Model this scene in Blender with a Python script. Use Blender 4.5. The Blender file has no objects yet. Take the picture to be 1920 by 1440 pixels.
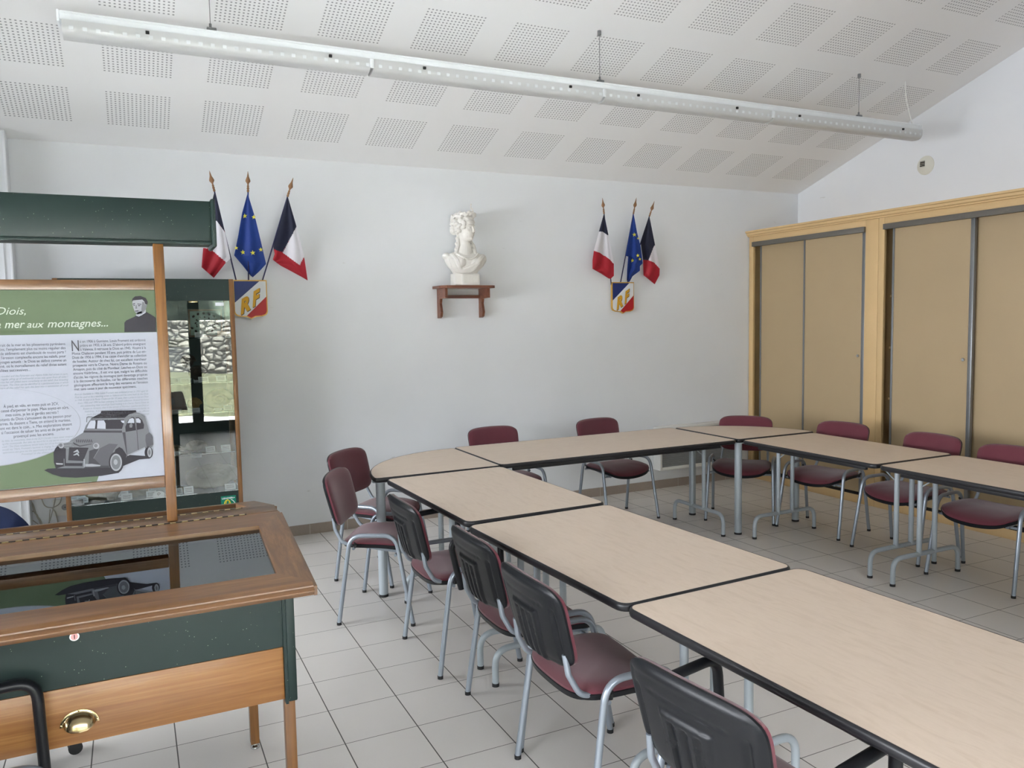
import bpy, bmesh, math, random
import numpy as np
from mathutils import Vector, Matrix
random.seed(7)
PI = math.pi
COL = bpy.context.scene.collection
SC = bpy.context.scene

# ------------------------------------------------------------------ camera
RC = np.array([[0.90078331, 0.05075384, -0.4312928], [-0.43387666, 0.06298249, -0.89876819],
               [-0.01845204, 0.99672326, 0.07875448]])
FPX, HC = 1485.72, 1.70
YW = 6.4616          # back wall
XR = 6.56            # right wall
TS, LX, LY = 0.308642, 1.322037, 4.023704
cam = bpy.data.cameras.new('camera'); co = bpy.data.objects.new('camera', cam); COL.objects.link(co)
cam.sensor_width = 36; cam.sensor_fit = 'HORIZONTAL'; cam.lens = FPX / 1920 * 36; cam.clip_start = 0.02
M4 = Matrix([list(RC[i]) + [[0, 0, HC][i]] for i in range(3)] + [[0, 0, 0, 1]])
co.matrix_world = M4
SC.camera = co

def ray(u, v): return RC @ np.array([(u - 960) / FPX, -(v - 720) / FPX, -1.])
def at(u, v, y):                       # a traced point on the vertical plane at depth y
    d = ray(u, v); t = y / d[1]; return (float(d[0] * t), float(y), float(HC + d[2] * t))

# ------------------------------------------------------------------ materials
def lin(c):
    c = c.lstrip('#'); o = []
    for i in (0, 2, 4):
        v = int(c[i:i + 2], 16) / 255; o.append(v / 12.92 if v <= .04045 else ((v + .055) / 1.055) ** 2.4)
    return tuple(o) + (1,)
class NT:
    def __init__(s, name):
        s.m = bpy.data.materials.new(name); s.m.use_nodes = True; s.t = s.m.node_tree; s.t.nodes.clear()
        s.out = s.n('ShaderNodeOutputMaterial')
    def n(s, ty, **k):
        nd = s.t.nodes.new(ty)
        for a, b in k.items(): setattr(nd, a, b)
        return nd
    def l(s, a, b): s.t.links.new(a, b)
    def v(s, sock, val):
        if hasattr(val, 'is_output') or isinstance(val, bpy.types.NodeSocket): s.l(val, sock)
        else: sock.default_value = val
    def math(s, op, a, b=0.0, c=None):
        nd = s.n('ShaderNodeMath', operation=op); s.v(nd.inputs[0], a); s.v(nd.inputs[1], b)
        if c is not None: s.v(nd.inputs[2], c)
        return nd.outputs[0]
    def mix(s, f, a, b, blend='MIX'):
        nd = s.n('ShaderNodeMix', data_type='RGBA', blend_type=blend); s.v(nd.inputs[0], f); s.v(nd.inputs[6], a); s.v(nd.inputs[7], b)
        return nd.outputs[2]
    def bsdf(s, col, rough=.5, metal=0., spec=.5, bump=None, bstr=.3, bdist=.002, coat=0., sheen=0.):
        b = s.n('ShaderNodeBsdfPrincipled'); s.v(b.inputs['Base Color'], col); s.v(b.inputs['Roughness'], rough)
        s.v(b.inputs['Metallic'], metal); s.v(b.inputs['Specular IOR Level'], spec); s.v(b.inputs['Coat Weight'], coat)
        b.inputs['Coat Roughness'].default_value = .15; s.v(b.inputs['Sheen Weight'], sheen)
        if bump is not None:
            bp = s.n('ShaderNodeBump'); bp.inputs['Strength'].default_value = bstr; bp.inputs['Distance'].default_value = bdist
            s.l(bump, bp.inputs['Height']); s.l(bp.outputs[0], b.inputs['Normal'])
        s.l(b.outputs[0], s.out.inputs[0]); return b
    def noise(s, scale, detail=3, vec=None, rough=.5, dist=0.):
        nd = s.n('ShaderNodeTexNoise'); nd.inputs['Scale'].default_value = scale; nd.inputs['Detail'].default_value = detail
        nd.inputs['Roughness'].default_value = rough; nd.inputs['Distortion'].default_value = dist
        if vec is not None: s.l(vec, nd.inputs['Vector'])
        return nd.outputs['Fac']
    def obj(s, sc=(1, 1, 1)):
        tc = s.n('ShaderNodeTexCoord'); mp = s.n('ShaderNodeMapping'); mp.inputs['Scale'].default_value = sc
        s.l(tc.outputs['Object'], mp.inputs['Vector']); return mp.outputs[0]
    def ramp(s, f, stops):
        r = s.n('ShaderNodeValToRGB'); e = r.color_ramp.elements
        while len(e) < len(stops): e.new(.5)
        for i, (p, c) in enumerate(stops): e[i].position = p; e[i].color = c
        s.l(f, r.inputs[0]); return r.outputs[0]

def flat(name, col, rough=.5, metal=0., spec=.5, coat=0., nz=None, amt=.06):
    t = NT(name); c = lin(col); d = tuple(x * (1 - amt) for x in c[:3]) + (1,)
    f = t.noise(nz or 40, 3, t.obj()); t.bsdf(t.mix(f, c, d), rough, metal, spec, coat=coat); return t.m
def wood(name, c1, c2, c3, axis=0, rough=.35, coat=.25, fine=1.0):
    t = NT(name); sc = [22 * fine] * 3; sc[axis] = 1.1
    v = t.obj(tuple(sc)); n1 = t.noise(1.6, 5, v, .6, .8)
    sc2 = [90 * fine] * 3; sc2[axis] = 2.5; n2 = t.noise(2.0, 2, t.obj(tuple(sc2)))
    n3 = t.noise(3, 2, t.obj())
    c = t.ramp(n1, [(.3, lin(c1)), (.5, lin(c2)), (.68, lin(c3))])
    c = t.mix(t.math('MULTIPLY', t.math('GREATER_THAN', n2, .56), .35), c, lin(c1))
    c = t.mix(t.math('MULTIPLY', n3, .3), c, lin(c2))
    t.bsdf(c, rough, coat=coat, bump=n2, bstr=.08, bdist=.001); return t.m
M = {}
def mk():
    t = NT('wall_paint'); v = t.obj()
    n = t.noise(2.5, 4, v); n2 = t.noise(260, 2, v)
    sp = t.noise(5.5, 5, t.obj((1, 1, 6)), .6); m = t.math('MULTIPLY', t.math('GREATER_THAN', sp, .735), .3)
    c = t.mix(n, lin('e8ebee'), lin('e2e5e8')); c = t.mix(m, c, lin('a8a49c'))
    t.bsdf(c, .85, spec=.2, bump=n2, bstr=.12, bdist=.001); M['wall'] = t.m
    # perforated acoustic board: 16 x 16 square holes in each 0.6 m panel
    t = NT('perforated_ceiling_board'); g = t.n('ShaderNodeNewGeometry'); sx = t.n('ShaderNodeSeparateXYZ'); t.l(g.outputs['Position'], sx.inputs[0])
    k = math.hypot(1, .338)
    s = t.math('MULTIPLY', t.math('ABSOLUTE', t.math('SUBTRACT', YW, sx.outputs[1])), k)
    def cell(a, o):
        q = t.math('SUBTRACT', a, o); per = t.math('FLOORED_MODULO', q, .6)
        inside = t.math('LESS_THAN', per, .3875); hole = t.math('LESS_THAN', t.math('FLOORED_MODULO', per, .025), .0105)
        return t.math('MULTIPLY', inside, hole)
    hx = cell(sx.outputs[0], .537 - 6.0); hs = cell(s, .281)
    ok = t.math('MULTIPLY', t.math('GREATER_THAN', s, .25), t.math('LESS_THAN', sx.outputs[0], 6.36))
    h = t.math('MULTIPLY', t.math('MULTIPLY', hx, hs), ok)
    c = t.mix(h, lin('f1f2f3'), lin('a4a6a8')); t.bsdf(c, .8, spec=.2); M['ceil'] = t.m
    # floor tiles
    t = NT('floor_tile'); g = t.n('ShaderNodeNewGeometry'); sx = t.n('ShaderNodeSeparateXYZ'); t.l(g.outputs['Position'], sx.inputs[0])
    def gr(a, o, w):
        q = t.math('FLOORED_MODULO', t.math('ADD', t.math('SUBTRACT', a, o), w / 2 + 30 * TS), TS)
        return t.math('LESS_THAN', q, w), t.math('FLOOR', t.math('DIVIDE', t.math('SUBTRACT', a, o), TS))
    gx, ix = gr(sx.outputs[0], LX, .0048); gy, iy = gr(sx.outputs[1], LY, .0034)
    gg = t.math('MAXIMUM', gx, gy)
    cb = t.n('ShaderNodeCombineXYZ'); t.l(ix, cb.inputs[0]); t.l(iy, cb.inputs[1]); wn = t.n('ShaderNodeTexWhiteNoise'); t.l(cb.outputs[0], wn.inputs['Vector'])
    n = t.noise(3.5, 4, t.obj()); n2 = t.noise(180, 2, t.obj())
    c = t.mix(wn.outputs['Value'], lin('dfdbd6'), lin('dad6d1')); c = t.mix(t.math('MULTIPLY', n, .25), c, lin('cfcac5')); c = t.mix(t.math('MULTIPLY', n2, .18), c, lin('c2bdb7'))
    c = t.mix(gg, c, lin('5c5955'))
    r = t.math('ADD', t.math('MULTIPLY', gg, .5), .30)
    t.bsdf(c, r, spec=.45, bump=t.math('SUBTRACT', 1.0, gg), bstr=.5, bdist=.0015); M['tile'] = t.m
    t = NT('skirting_tile'); g = t.n('ShaderNodeNewGeometry'); sx = t.n('ShaderNodeSeparateXYZ'); t.l(g.outputs['Position'], sx.inputs[0])
    q = t.math('LESS_THAN', t.math('FLOORED_MODULO', t.math('ADD', sx.outputs[0], 30 * TS - LX + .08), TS), .003)
    c = t.mix(t.noise(60, 3, t.obj()), lin('a2958a'), lin('968a7f')); t.bsdf(t.mix(q, c, lin('cfccc8')), .4); M['skirt'] = t.m
    # table laminate
    t = NT('maple_laminate'); n = t.noise(2.2, 4, t.obj((3, 16, 3)), .6, .6); n2 = t.noise(3, 2, t.obj((30, 160, 30)))
    c = t.ramp(n, [(.3, lin('cfbca9')), (.55, lin('d8c6b4')), (.75, lin('cdb9a5'))]); c = t.mix(t.math('MULTIPLY', n2, .12), c, lin('bda78f'))
    t.bsdf(c, .42, spec=.4); M['lam'] = t.m
    M['black'] = flat('black_edge_plastic', '1c1c1f', .38)
    t = NT('black_shell_plastic'); n = t.noise(420, 2, t.obj()); t.bsdf(lin('121418'), .38, spec=.32, bump=n, bstr=.15, bdist=.0005); M['shell'] = t.m
    def fabric(nm, a, b):
        t = NT(nm); n = t.noise(7, 4, t.obj()); n2 = t.noise(500, 2, t.obj()); c = t.mix(n, lin(a), lin(b)); c = t.mix(t.math('MULTIPLY', n2, .35), c, lin(a))
        t.bsdf(c, .95, spec=.15, bump=n2, bstr=.5, bdist=.001, sheen=.35); return t.m
    M['fab'] = fabric('burgundy_fabric', '5d2d36', '6b3740'); M['blue'] = fabric('navy_fabric', '17223f', '1d2a4c')
    t = NT('worn_burgundy_fabric'); n = t.noise(7, 4, t.obj()); n2 = t.noise(500, 2, t.obj()); tc = t.n('ShaderNodeTexCoord'); sp = t.n('ShaderNodeSeparateXYZ'); t.l(tc.outputs['Object'], sp.inputs[0])
    w = t.math('MULTIPLY', t.math('GREATER_THAN', t.noise(60, 3, t.obj()), .64), t.math('GREATER_THAN', sp.outputs[2], .80))
    c = t.mix(n, lin('5d2d36'), lin('6b3740')); c = t.mix(w, c, lin('d9b48c')); t.bsdf(c, .95, spec=.15, bump=n2, bstr=.5, bdist=.001, sheen=.35); M['fabw'] = t.m
    M['steel'] = flat('silver_grey_tube', '9aa3ad', .36, .55, .5); M['legp'] = flat('light_grey_table_leg_paint', 'a9b2b8', .42, .15)
    M['rub'] = flat('dark_rubber', '191a1c', .6)
    # cupboards
    M['cupf'] = flat('cream_cupboard_frame', 'd2b382', .5, nz=6); M['cupd'] = flat('tan_cupboard_door', 'ae9977', .5, nz=4, amt=.05)
    M['trk'] = flat('grey_brown_track', '6e6a63', .45, .3); M['alu'] = flat('grey_aluminium', '86888a', .35, .6); M['dark'] = flat('dark_recess', '1b1815', .9)
    M['chrome'] = flat('chrome', 'c8c8c8', .15, 1.0); M['brass'] = flat('brass', 'bfae86', .2, 1.0)
    # woods & melamine
    W = ('5a3a19', '734c23', '875d2f'); WD = ('54381f', '6b4a2c', '7e5a38')
    M['woodx'] = wood('oak_along_x', *WD, axis=0); M['woody'] = wood('oak_along_y', *WD, axis=1); M['woodz'] = wood('oak_upright', *W, axis=2)
    M['drawer'] = wood('oak_drawer_front', '7f5329', '946637', 'a67846', axis=0, fine=1.4)
    M['shelfw'] = wood('reddish_brown_wood', '5e3524', '74442f', '85533b', axis=0)
    t = NT('green_speckled_melamine'); n = t.noise(3, 3, t.obj()); vz = t.n('ShaderNodeTexVoronoi'); vz.inputs['Scale'].default_value = 90; t.l(t.obj(), vz.inputs['Vector'])
    c = t.mix(n, lin('192826'), lin('1c2d2a')); f = t.math('MULTIPLY', t.math('LESS_THAN', vz.outputs['Distance'], .10), t.math('GREATER_THAN', t.noise(30, 2, t.obj()), .56))
    t.bsdf(t.mix(f, c, lin('7c8c7a')), .45, spec=.3); M['green'] = t.m
    t = NT('desk_glass'); tr = t.n('ShaderNodeBsdfTransparent'); tr.inputs[0].default_value = (.8, .84, .84, 1); gl = t.n('ShaderNodeBsdfGlossy'); gl.inputs['Roughness'].default_value = 0.0; gl.inputs[0].default_value = (.86, .93, 1, 1)
    fr = t.n('ShaderNodeFresnel'); fr.inputs[0].default_value = 1.6; mx = t.n('ShaderNodeMixShader')
    t.l(t.math('MINIMUM', t.math('MULTIPLY', fr.outputs[0], 1.9), 1.0), mx.inputs[0]); t.l(tr.outputs[0], mx.inputs[1]); t.l(gl.outputs[0], mx.inputs[2]); t.l(mx.outputs[0], t.out.inputs[0]); M['glassd'] = t.m
    M['greend'] = flat('dark_green_cloth', '1c2a28', .7)
    # glass: clear sheet that also reflects
    t = NT('clear_glass'); tr = t.n('ShaderNodeBsdfTransparent'); tr.inputs[0].default_value = (.93, .96, .95, 1); gl = t.n('ShaderNodeBsdfGlossy'); gl.inputs['Roughness'].default_value = 0.0
    fr = t.n('ShaderNodeFresnel'); fr.inputs[0].default_value = 1.55; mx = t.n('ShaderNodeMixShader')
    t.l(t.math('MINIMUM', t.math('MULTIPLY', fr.outputs[0], 1.45), 1.0), mx.inputs[0]); t.l(tr.outputs[0], mx.inputs[1]); t.l(gl.outputs[0], mx.inputs[2]); t.l(mx.outputs[0], t.out.inputs[0]); M['glass'] = t.m
    t = NT('tinted_glass'); tr = t.n('ShaderNodeBsdfTransparent'); tr.inputs[0].default_value = (.5, .56, .58, 1); gl = t.n('ShaderNodeBsdfGlossy'); gl.inputs['Roughness'].default_value = 0.0
    fr = t.n('ShaderNodeFresnel'); fr.inputs[0].default_value = 1.55; mx = t.n('ShaderNodeMixShader')
    t.l(t.math('MINIMUM', t.math('MULTIPLY', fr.outputs[0], 2.2), 1.0), mx.inputs[0]); t.l(tr.outputs[0], mx.inputs[1]); t.l(gl.outputs[0], mx.inputs[2]); t.l(mx.outputs[0], t.out.inputs[0]); M['glasst'] = t.m
    # lamp
    M['lampw'] = flat('white_lamp_profile', 'eef2f4', .35); t = NT('frosted_acrylic'); b = t.bsdf(lin('e2e4e4'), .3, spec=.5); b.inputs['Transmission Weight'].default_value = .25
    M['acr'] = t.m
    M['white'] = flat('white_plastic', 'e4e4e0', .45); M['cream'] = flat('cream_plastic', 'd9d8cc', .5); M['grille'] = flat('grey_grille', '8f9294', .5)
    M['plaster'] = flat('white_plaster', 'e6e3dd', .6, nz=25, amt=.04)
    for k, c in dict(fnavy='20243a', fwhite='dcdbe2', fred='a01e2c', feu='17357e', star='e3d94e', gold='d3a02f', sblue='1f2f6b', swhite='dfe2e4', sred='a71c22', bronze='8a6648',
                     ink='55545a', inkl='8d9298', pwhite='adb1be', pgreen='5c6b52', pdark='2b2830', pg1='535359', pg2='6b6c72', pg3='96989f', pg4='3e3c43', tcream='c3cbc0', pshade='58694b',
                     lwhite='e9edf2', lgreen='0d7a63', lyel='e2d33c', navyp='26264c').items():
        M[k] = flat('paint_' + k, c, .6 if k[0] != 's' else .35, spec=.3, amt=.03)
    t = NT('flag_gold_paint'); M['goldp'] = flat('gold_paint', 'd0a045', .35, .2)
    # stone things
    def stone(nm, a, b, sc=8):
        t = NT(nm); n = t.noise(sc, 6, t.obj(), .65); t.bsdf(t.mix(n, lin(a), lin(b)), .85, bump=n, bstr=.8, bdist=.01); return t.m
    M['st1'] = stone('pale_limestone', 'a8a391', '6e6a5c', 14); M['st2'] = stone('grey_rough_stone', '8f8770', '4c4a40', 22); M['st3'] = stone('ochre_stone', 'b59a68', '7a6238', 14); M['st4'] = stone('dark_fossil_stone', '4a3428', '251a15', 30)
    M['board'] = flat('pale_green_card', '9fb0a6', .8); M['cable'] = flat('grey_cable', 'a9a69c', .5)
    # outside
    t = NT('rubble_stone_wall'); vz = t.n('ShaderNodeTexVoronoi'); vz.inputs['Scale'].default_value = 5.5; vz.feature = 'F1'; t.l(t.obj((1, 1, 1.5)), vz.inputs['Vector'])
    vd = t.n('ShaderNodeTexVoronoi'); vd.inputs['Scale'].default_value = 5.5; vd.feature = 'DISTANCE_TO_EDGE'; t.l(t.obj((1, 1, 1.5)), vd.inputs['Vector'])
    c = t.mix(t.noise(2, 3, t.obj()), lin('5f5d57'), lin('3b3934')); sv = t.n('ShaderNodeSeparateColor'); t.l(vz.outputs['Color'], sv.inputs[0]); c = t.mix(t.math('MULTIPLY', sv.outputs[0], .55), c, lin('85817a')); c = t.mix(t.math('LESS_THAN', vd.outputs['Distance'], .085), c, lin('1c1b18'))
    t.bsdf(c, .9, bump=vd.outputs['Distance'], bstr=1, bdist=.05); M['rubble'] = t.m
    t = NT('grass_bank'); n = t.noise(9, 6, t.obj(), .7); t.bsdf(t.ramp(n, [(.3, lin('1a1d12')), (.5, lin('33361f')), (.7, lin('4d4a39'))]), .95, bump=n, bstr=1, bdist=.1); M['grass'] = t.m
    t = NT('dark_foliage'); n = t.noise(7, 6, t.obj((1, 1, .4)), .7); t.bsdf(t.ramp(n, [(.35, lin('1c2320')), (.6, lin('4b5548')), (.8, lin('8b9483'))]), .95, bump=n, bstr=1, bdist=.1); M['leaf'] = t.m
    t = NT('terrace_tile'); br = t.n('ShaderNodeTexBrick'); br.offset = 0; br.inputs['Scale'].default_value = 1; br.inputs['Brick Width'].default_value = .5; br.inputs['Row Height'].default_value = .5; br.inputs['Mortar Size'].default_value = .006
    br.inputs['Color1'].default_value = lin('e8e8ea'); br.inputs['Color2'].default_value = lin('e2e2e4'); br.inputs['Mortar'].default_value = lin('8d8c88'); t.l(t.obj(), br.inputs['Vector']); t.bsdf(br.outputs[0], .7); M['terr'] = t.m
    M['dgreen'] = flat('dark_green_window_frame', '22302d', .4)
mk()

# ------------------------------------------------------------------ mesh building
def bevel_box(c, s, b=0., seg=2, rot=None):
    bm = bmesh.new(); bmesh.ops.create_cube(bm, size=1)
    for v in bm.verts: v.co = Vector((v.co.x * s[0], v.co.y * s[1], v.co.z * s[2]))
    if b > 0: bmesh.ops.bevel(bm, geom=bm.edges[:], offset=min(b, min(s) * .45), segments=seg, profile=.5, affect='EDGES')
    bm.verts.ensure_lookup_table(); R = rot or Matrix.Identity(3)
    V = [R @ v.co + Vector(c) for v in bm.verts]; F = [[v.index for v in f.verts] for f in bm.faces]; bm.free(); return V, F
def fillet(pts, r, n=6):
    pts = [Vector(p) for p in pts]; out = [pts[0]]
    for i in range(1, len(pts) - 1):
        a, b, c = pts[i - 1], pts[i], pts[i + 1]; rr = r[i - 1] if isinstance(r, (list, tuple)) else r
        u = (a - b); w = (c - b); lu, lw = u.length, w.length; u /= lu; w /= lw
        ang = u.angle(w); d = min(rr / max(math.tan(ang / 2), 1e-3), lu * .49, lw * .49)
        p0 = b + u * d; p1 = b + w * d
        for k in range(n + 1):
            t = k / n; out.append(p0 * (1 - t) ** 2 + b * 2 * t * (1 - t) + p1 * t * t)
    out.append(pts[-1]); return out
class MB:
    def __init__(s): s.V = []; s.F = []; s.MI = []
    def add(s, V, F, m=0):
        o = len(s.V); s.V += [tuple(v) for v in V]; s.F += [[i + o for i in f] for f in F]; s.MI += [m] * len(F); return s
    def box(s, x0, x1, y0, y1, z0, z1, m=0, b=0., rot=None, seg=2):
        V, F = bevel_box(((x0 + x1) / 2, (y0 + y1) / 2, (z0 + z1) / 2), (abs(x1 - x0), abs(y1 - y0), abs(z1 - z0)), b, seg, rot); return s.add(V, F, m)
    def tube(s, pts, r, m=0, seg=12, cap=True, flat=1.0):
        pts = [Vector(p) for p in pts]; n = len(pts); T = []
        for i in range(n):
            t = (pts[min(i + 1, n - 1)] - pts[max(i - 1, 0)]); T.append(t.normalized() if t.length > 1e-9 else Vector((0, 0, 1)))
        ref = Vector((0, 1, 0)) if abs(T[0].y) < .9 else Vector((1, 0, 0)); nrm = (ref - T[0] * ref.dot(T[0])).normalized(); V = []; F = []
        for i in range(n):
            nrm = (nrm - T[i] * nrm.dot(T[i])).normalized(); bi = T[i].cross(nrm); rr = r[i] if isinstance(r, (list, tuple)) else r
            for k in range(seg):
                a = 2 * PI * k / seg; V.append(pts[i] + (nrm * math.cos(a) * flat + bi * math.sin(a)) * rr)
        for i in range(n - 1):
            for k in range(seg): F.append([i * seg + k, i * seg + (k + 1) % seg, (i + 1) * seg + (k + 1) % seg, (i + 1) * seg + k])
        if cap: F.append(list(range(seg))[::-1]); F.append([(n - 1) * seg + k for k in range(seg)])
        return s.add(V, F, m)
    def cyl(s, c, r, h, m=0, seg=20, axis=2, r2=None):
        c = Vector(c); d = Vector((0, 0, 0)); d[axis] = h; return s.tube([c, c + d], [r, r if r2 is None else r2], m, seg)
    def lathe(s, prof, m=0, seg=24, org=(0, 0, 0), sc=(1, 1)):
        V = []; F = []; n = len(prof)
        for r, z in prof:
            for k in range(seg): a = 2 * PI * k / seg; V.append((org[0] + r * math.cos(a) * sc[0], org[1] + r * math.sin(a) * sc[1], org[2] + z))
        for i in range(n - 1):
            for k in range(seg): F.append([i * seg + k, i * seg + (k + 1) % seg, (i + 1) * seg + (k + 1) % seg, (i + 1) * seg + k])
        F.append(list(range(seg))[::-1]); F.append([(n - 1) * seg + k for k in range(seg)]); return s.add(V, F, m)
    def ell(s, c, r, m=0, rot=None, seg=16, rings=10):
        V = [];F = []; R = rot or Matrix.Identity(3)
        for i in range(rings + 1):
            ph = PI * i / rings
            for k in range(seg): a = 2 * PI * k / seg; V.append(R @ Vector((r[0] * math.sin(ph) * math.cos(a), r[1] * math.sin(ph) * math.sin(a), r[2] * math.cos(ph))) + Vector(c))
        for i in range(rings):
            for k in range(seg): F.append([i * seg + k, (i + 1) * seg + k, (i + 1) * seg + (k + 1) % seg, i * seg + (k + 1) % seg])
        return s.add(V, F, m)
    def prism(s, pts, off, m=0, m2=None):      # polygon (3D points) extruded by a vector
        n = len(pts); off = Vector(off); V = [Vector(p) for p in pts] + [Vector(p) + off for p in pts]
        s.add(V, [list(range(n)), [n + i for i in range(n)][::-1]], m)
        o = len(s.V) - 2 * n
        for i in range(n): s.F.append([o + i, o + n + i, o + n + (i + 1) % n, o + (i + 1) % n]); s.MI.append(m if m2 is None else m2)
        return s
    def grid(s, P, m=0, closed=False):
        nr, nc = len(P), len(P[0]); V = [p for r in P for p in r]; F = [[i * nc + j, i * nc + j + 1, (i + 1) * nc + j + 1, (i + 1) * nc + j] for i in range(nr - 1) for j in range(nc - 1)]
        return s.add(V, F, m)
    def build(s, name, mats, parent=None, smooth=35, recalc=True):
        me = bpy.data.meshes.new(name); me.from_pydata(s.V, [], s.F)
        if not isinstance(mats, (list, tuple)): mats = [mats]
        for m in mats: me.materials.append(M[m] if isinstance(m, str) else m)
        me.polygons.foreach_set('material_index', s.MI)
        if recalc or smooth:
            bm = bmesh.new(); bm.from_mesh(me)
            if recalc: bmesh.ops.recalc_face_normals(bm, faces=bm.faces[:])
            if smooth:
                for f in bm.faces: f.smooth = True
                for e in bm.edges:
                    if len(e.link_faces) != 2 or e.calc_face_angle(0) > math.radians(smooth): e.smooth = False
            bm.to_mesh(me); bm.free()
        o = bpy.data.objects.new(name, me); COL.objects.link(o)
        if parent: o.parent = parent
        return o
def tag(o, label=None, cat=None, group=None, kind=None):
    for k, v in (('label', label), ('category', cat), ('group', group), ('kind', kind)):
        if v: o[k] = v
    return o
def empty(name, loc=(0, 0, 0), rz=0, label=None, cat=None, group=None):
    o = bpy.data.objects.new(name, None); COL.objects.link(o); o.location = loc; o.rotation_euler = (0, 0, rz); o.empty_display_size = .1
    return tag(o, label, cat, group)
def copy_tree(o, parent=None, skip=()):
    c = o.copy(); COL.objects.link(c); c.parent = parent
    for ch in list(o.children):
        if ch.name.split('.')[0] in skip: continue
        copy_tree(ch, c, skip)
    return c
def rrect(hx, hy, r, n=6):
    P = []
    for sx, sy, a0 in ((1, 1, 0), (-1, 1, PI / 2), (-1, -1, PI), (1, -1, 3 * PI / 2)):
        for k in range(n + 1): a = a0 + PI / 2 * k / n; P.append((sx * (hx - r) + r * math.cos(a), sy * (hy - r) + r * math.sin(a)))
    return P
def inset(P, d):
    n = len(P); out = []
    for i in range(n):
        a, b, c = Vector(P[i - 1]), Vector(P[i]), Vector(P[(i + 1) % n])
        e1 = (b - a).normalized() if (b - a).length > 1e-7 else (c - b).normalized(); e2 = (c - b).normalized() if (c - b).length > 1e-7 else e1
        n1 = Vector((-e1.y, e1.x)); n2 = Vector((-e2.y, e2.x)); q = n1 + n2; q = q / max(q.dot(n1), .3) if q.length > 1e-6 else n1
        out.append((b.x + q.x * d, b.y + q.y * d))
    return out
def struct(o): o['kind'] = 'structure'; return o
# text to mesh (2D), cached curve object
def text2d(body, shear=0., bold=0., spacing=1.):
    cu = bpy.data.curves.new('t', 'FONT'); cu.body = body; cu.size = 1; cu.shear = shear; cu.offset = bold; cu.resolution_u = 3; cu.space_character = spacing; cu.fill_mode = 'FRONT'
    ob = bpy.data.objects.new('t', cu); me = ob.to_mesh()
    V = [(v.co.x, v.co.y) for v in me.vertices]; F = [list(p.vertices) for p in me.polygons]; ob.to_mesh_clear(); bpy.data.objects.remove(ob); bpy.data.curves.remove(cu)
    return V, F

# ------------------------------------------------------------------ the room
XL, YF = -2.9, -1.6
SLOPE = .338; ZE = 3.01; YM = (YW + YF) / 2; ZM = ZE + (YW - YM) * SLOPE
m = MB(); m.box(XL - .2, XR + .2, YF - .2, YW + .2, -.1, 0); struct(m.build('floor', 'tile', smooth=0))
m = MB(); m.box(XL - .2, XR + .2, YW, YW + .2, 0, ZE + .2); struct(m.build('wall_back', 'wall', smooth=0))
def gable(x0, x1, name):
    m = MB(); P = [(x0, YF - .2, 0), (x0, YW + .2, 0), (x0, YW + .2, ZE - .2 * SLOPE + .15), (x0, YM, ZM + .15), (x0, YF - .2, ZE - .2 * SLOPE + .15)]
    m.prism(P, (x1 - x0, 0, 0)); return struct(m.build(name, 'wall', smooth=0))
gable(XR, XR + .2, 'wall_right')
# left wall with a window opening
LW = (-.6, 5.7, .9, 2.3)
m = MB(); x0, x1 = XL - .2, XL
m.box(x0, x1, YF - .2, LW[0], 0, ZE); m.box(x0, x1, LW[1], YW + .2, 0, ZE); m.box(x0, x1, LW[0], LW[1], 0, LW[2]); m.box(x0, x1, LW[0], LW[1], LW[3], ZE)
m.prism([(x0, YF - .2, ZE), (x0, YW + .2, ZE), (x0, YM, ZM + .15)], (.2, 0, 0)); struct(m.build('wall_left', 'wall', smooth=0))
m = MB()
for (ya, za, yb, zb) in ((YW + .2, ZE - .2 * SLOPE, YM, ZM), (YM, ZM, YF - .2, ZE - .2 * SLOPE)):
    m.prism([(XL - .2, ya, za), (XL - .2, yb, zb), (XL - .2, yb, zb + .12), (XL - .2, ya, za + .12)], (XR - XL + .4, 0, 0))
struct(m.build('ceiling', 'ceil', smooth=0))
# front wall with glazed openings (behind the camera)
OPEN = [(-2.1, 1.94, 0.0, 2.25)]
m = MB(); xs = XL - .2
for a, b, z0, z1 in OPEN:
    m.box(xs, a, YF - .2, YF, 0, ZE + .1); m.box(a, b, YF - .2, YF, z1, ZE + .1)
    if z0 > 0: m.box(a, b, YF - .2, YF, 0, z0)
    xs = b
m.box(xs, XR + .2, YF - .2, YF, 0, ZE + .1); struct(m.build('wall_front', 'wall', smooth=0))
wi = 1
def glazing(a, b, z0, z1, n, axis='y', pos=YF - .1):
    global wi
    e = empty('window_%d' % wi); e['kind'] = 'structure'; wi += 1
    f = MB(); g = MB(); w = (b - a) / n
    def bx(mm, p0, p1, q0, q1, d):
        if axis == 'y': mm.box(p0, p1, pos - d, pos + d, q0, q1)
        else: mm.box(pos - d, pos + d, p0, p1, q0, q1)
    for i in range(n):
        x0, x1 = a + i * w, a + (i + 1) * w
        bx(f, x0, x0 + .085, z0, z1, .035); bx(f, x1 - .085, x1, z0, z1, .035); bx(f, x0 + .085, x1 - .085, z0, z0 + .17, .035); bx(f, x0 + .085, x1 - .085, z1 - .09, z1, .035)
        bx(g, x0 + .085, x1 - .085, z0 + .17, z1 - .09, .002)
    f.build('window_frame', 'dgreen', e, 0); g.build('window_pane', 'glass', e, 0)
glazing(-2.1, 1.94, 0, 2.25, 4); glazing(LW[0], LW[1], LW[2], LW[3], 5, 'x', XL - .1)
# skirting
m = MB(); m.box(XL, 5.87, YW - .012, YW, 0, .082); struct(m.build('baseboard_back', 'skirt', smooth=0))
m = MB(); m.box(XR - .012, XR, YF, 1.6, 0, .082); struct(m.build('baseboard_right', 'skirt', smooth=0))
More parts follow.
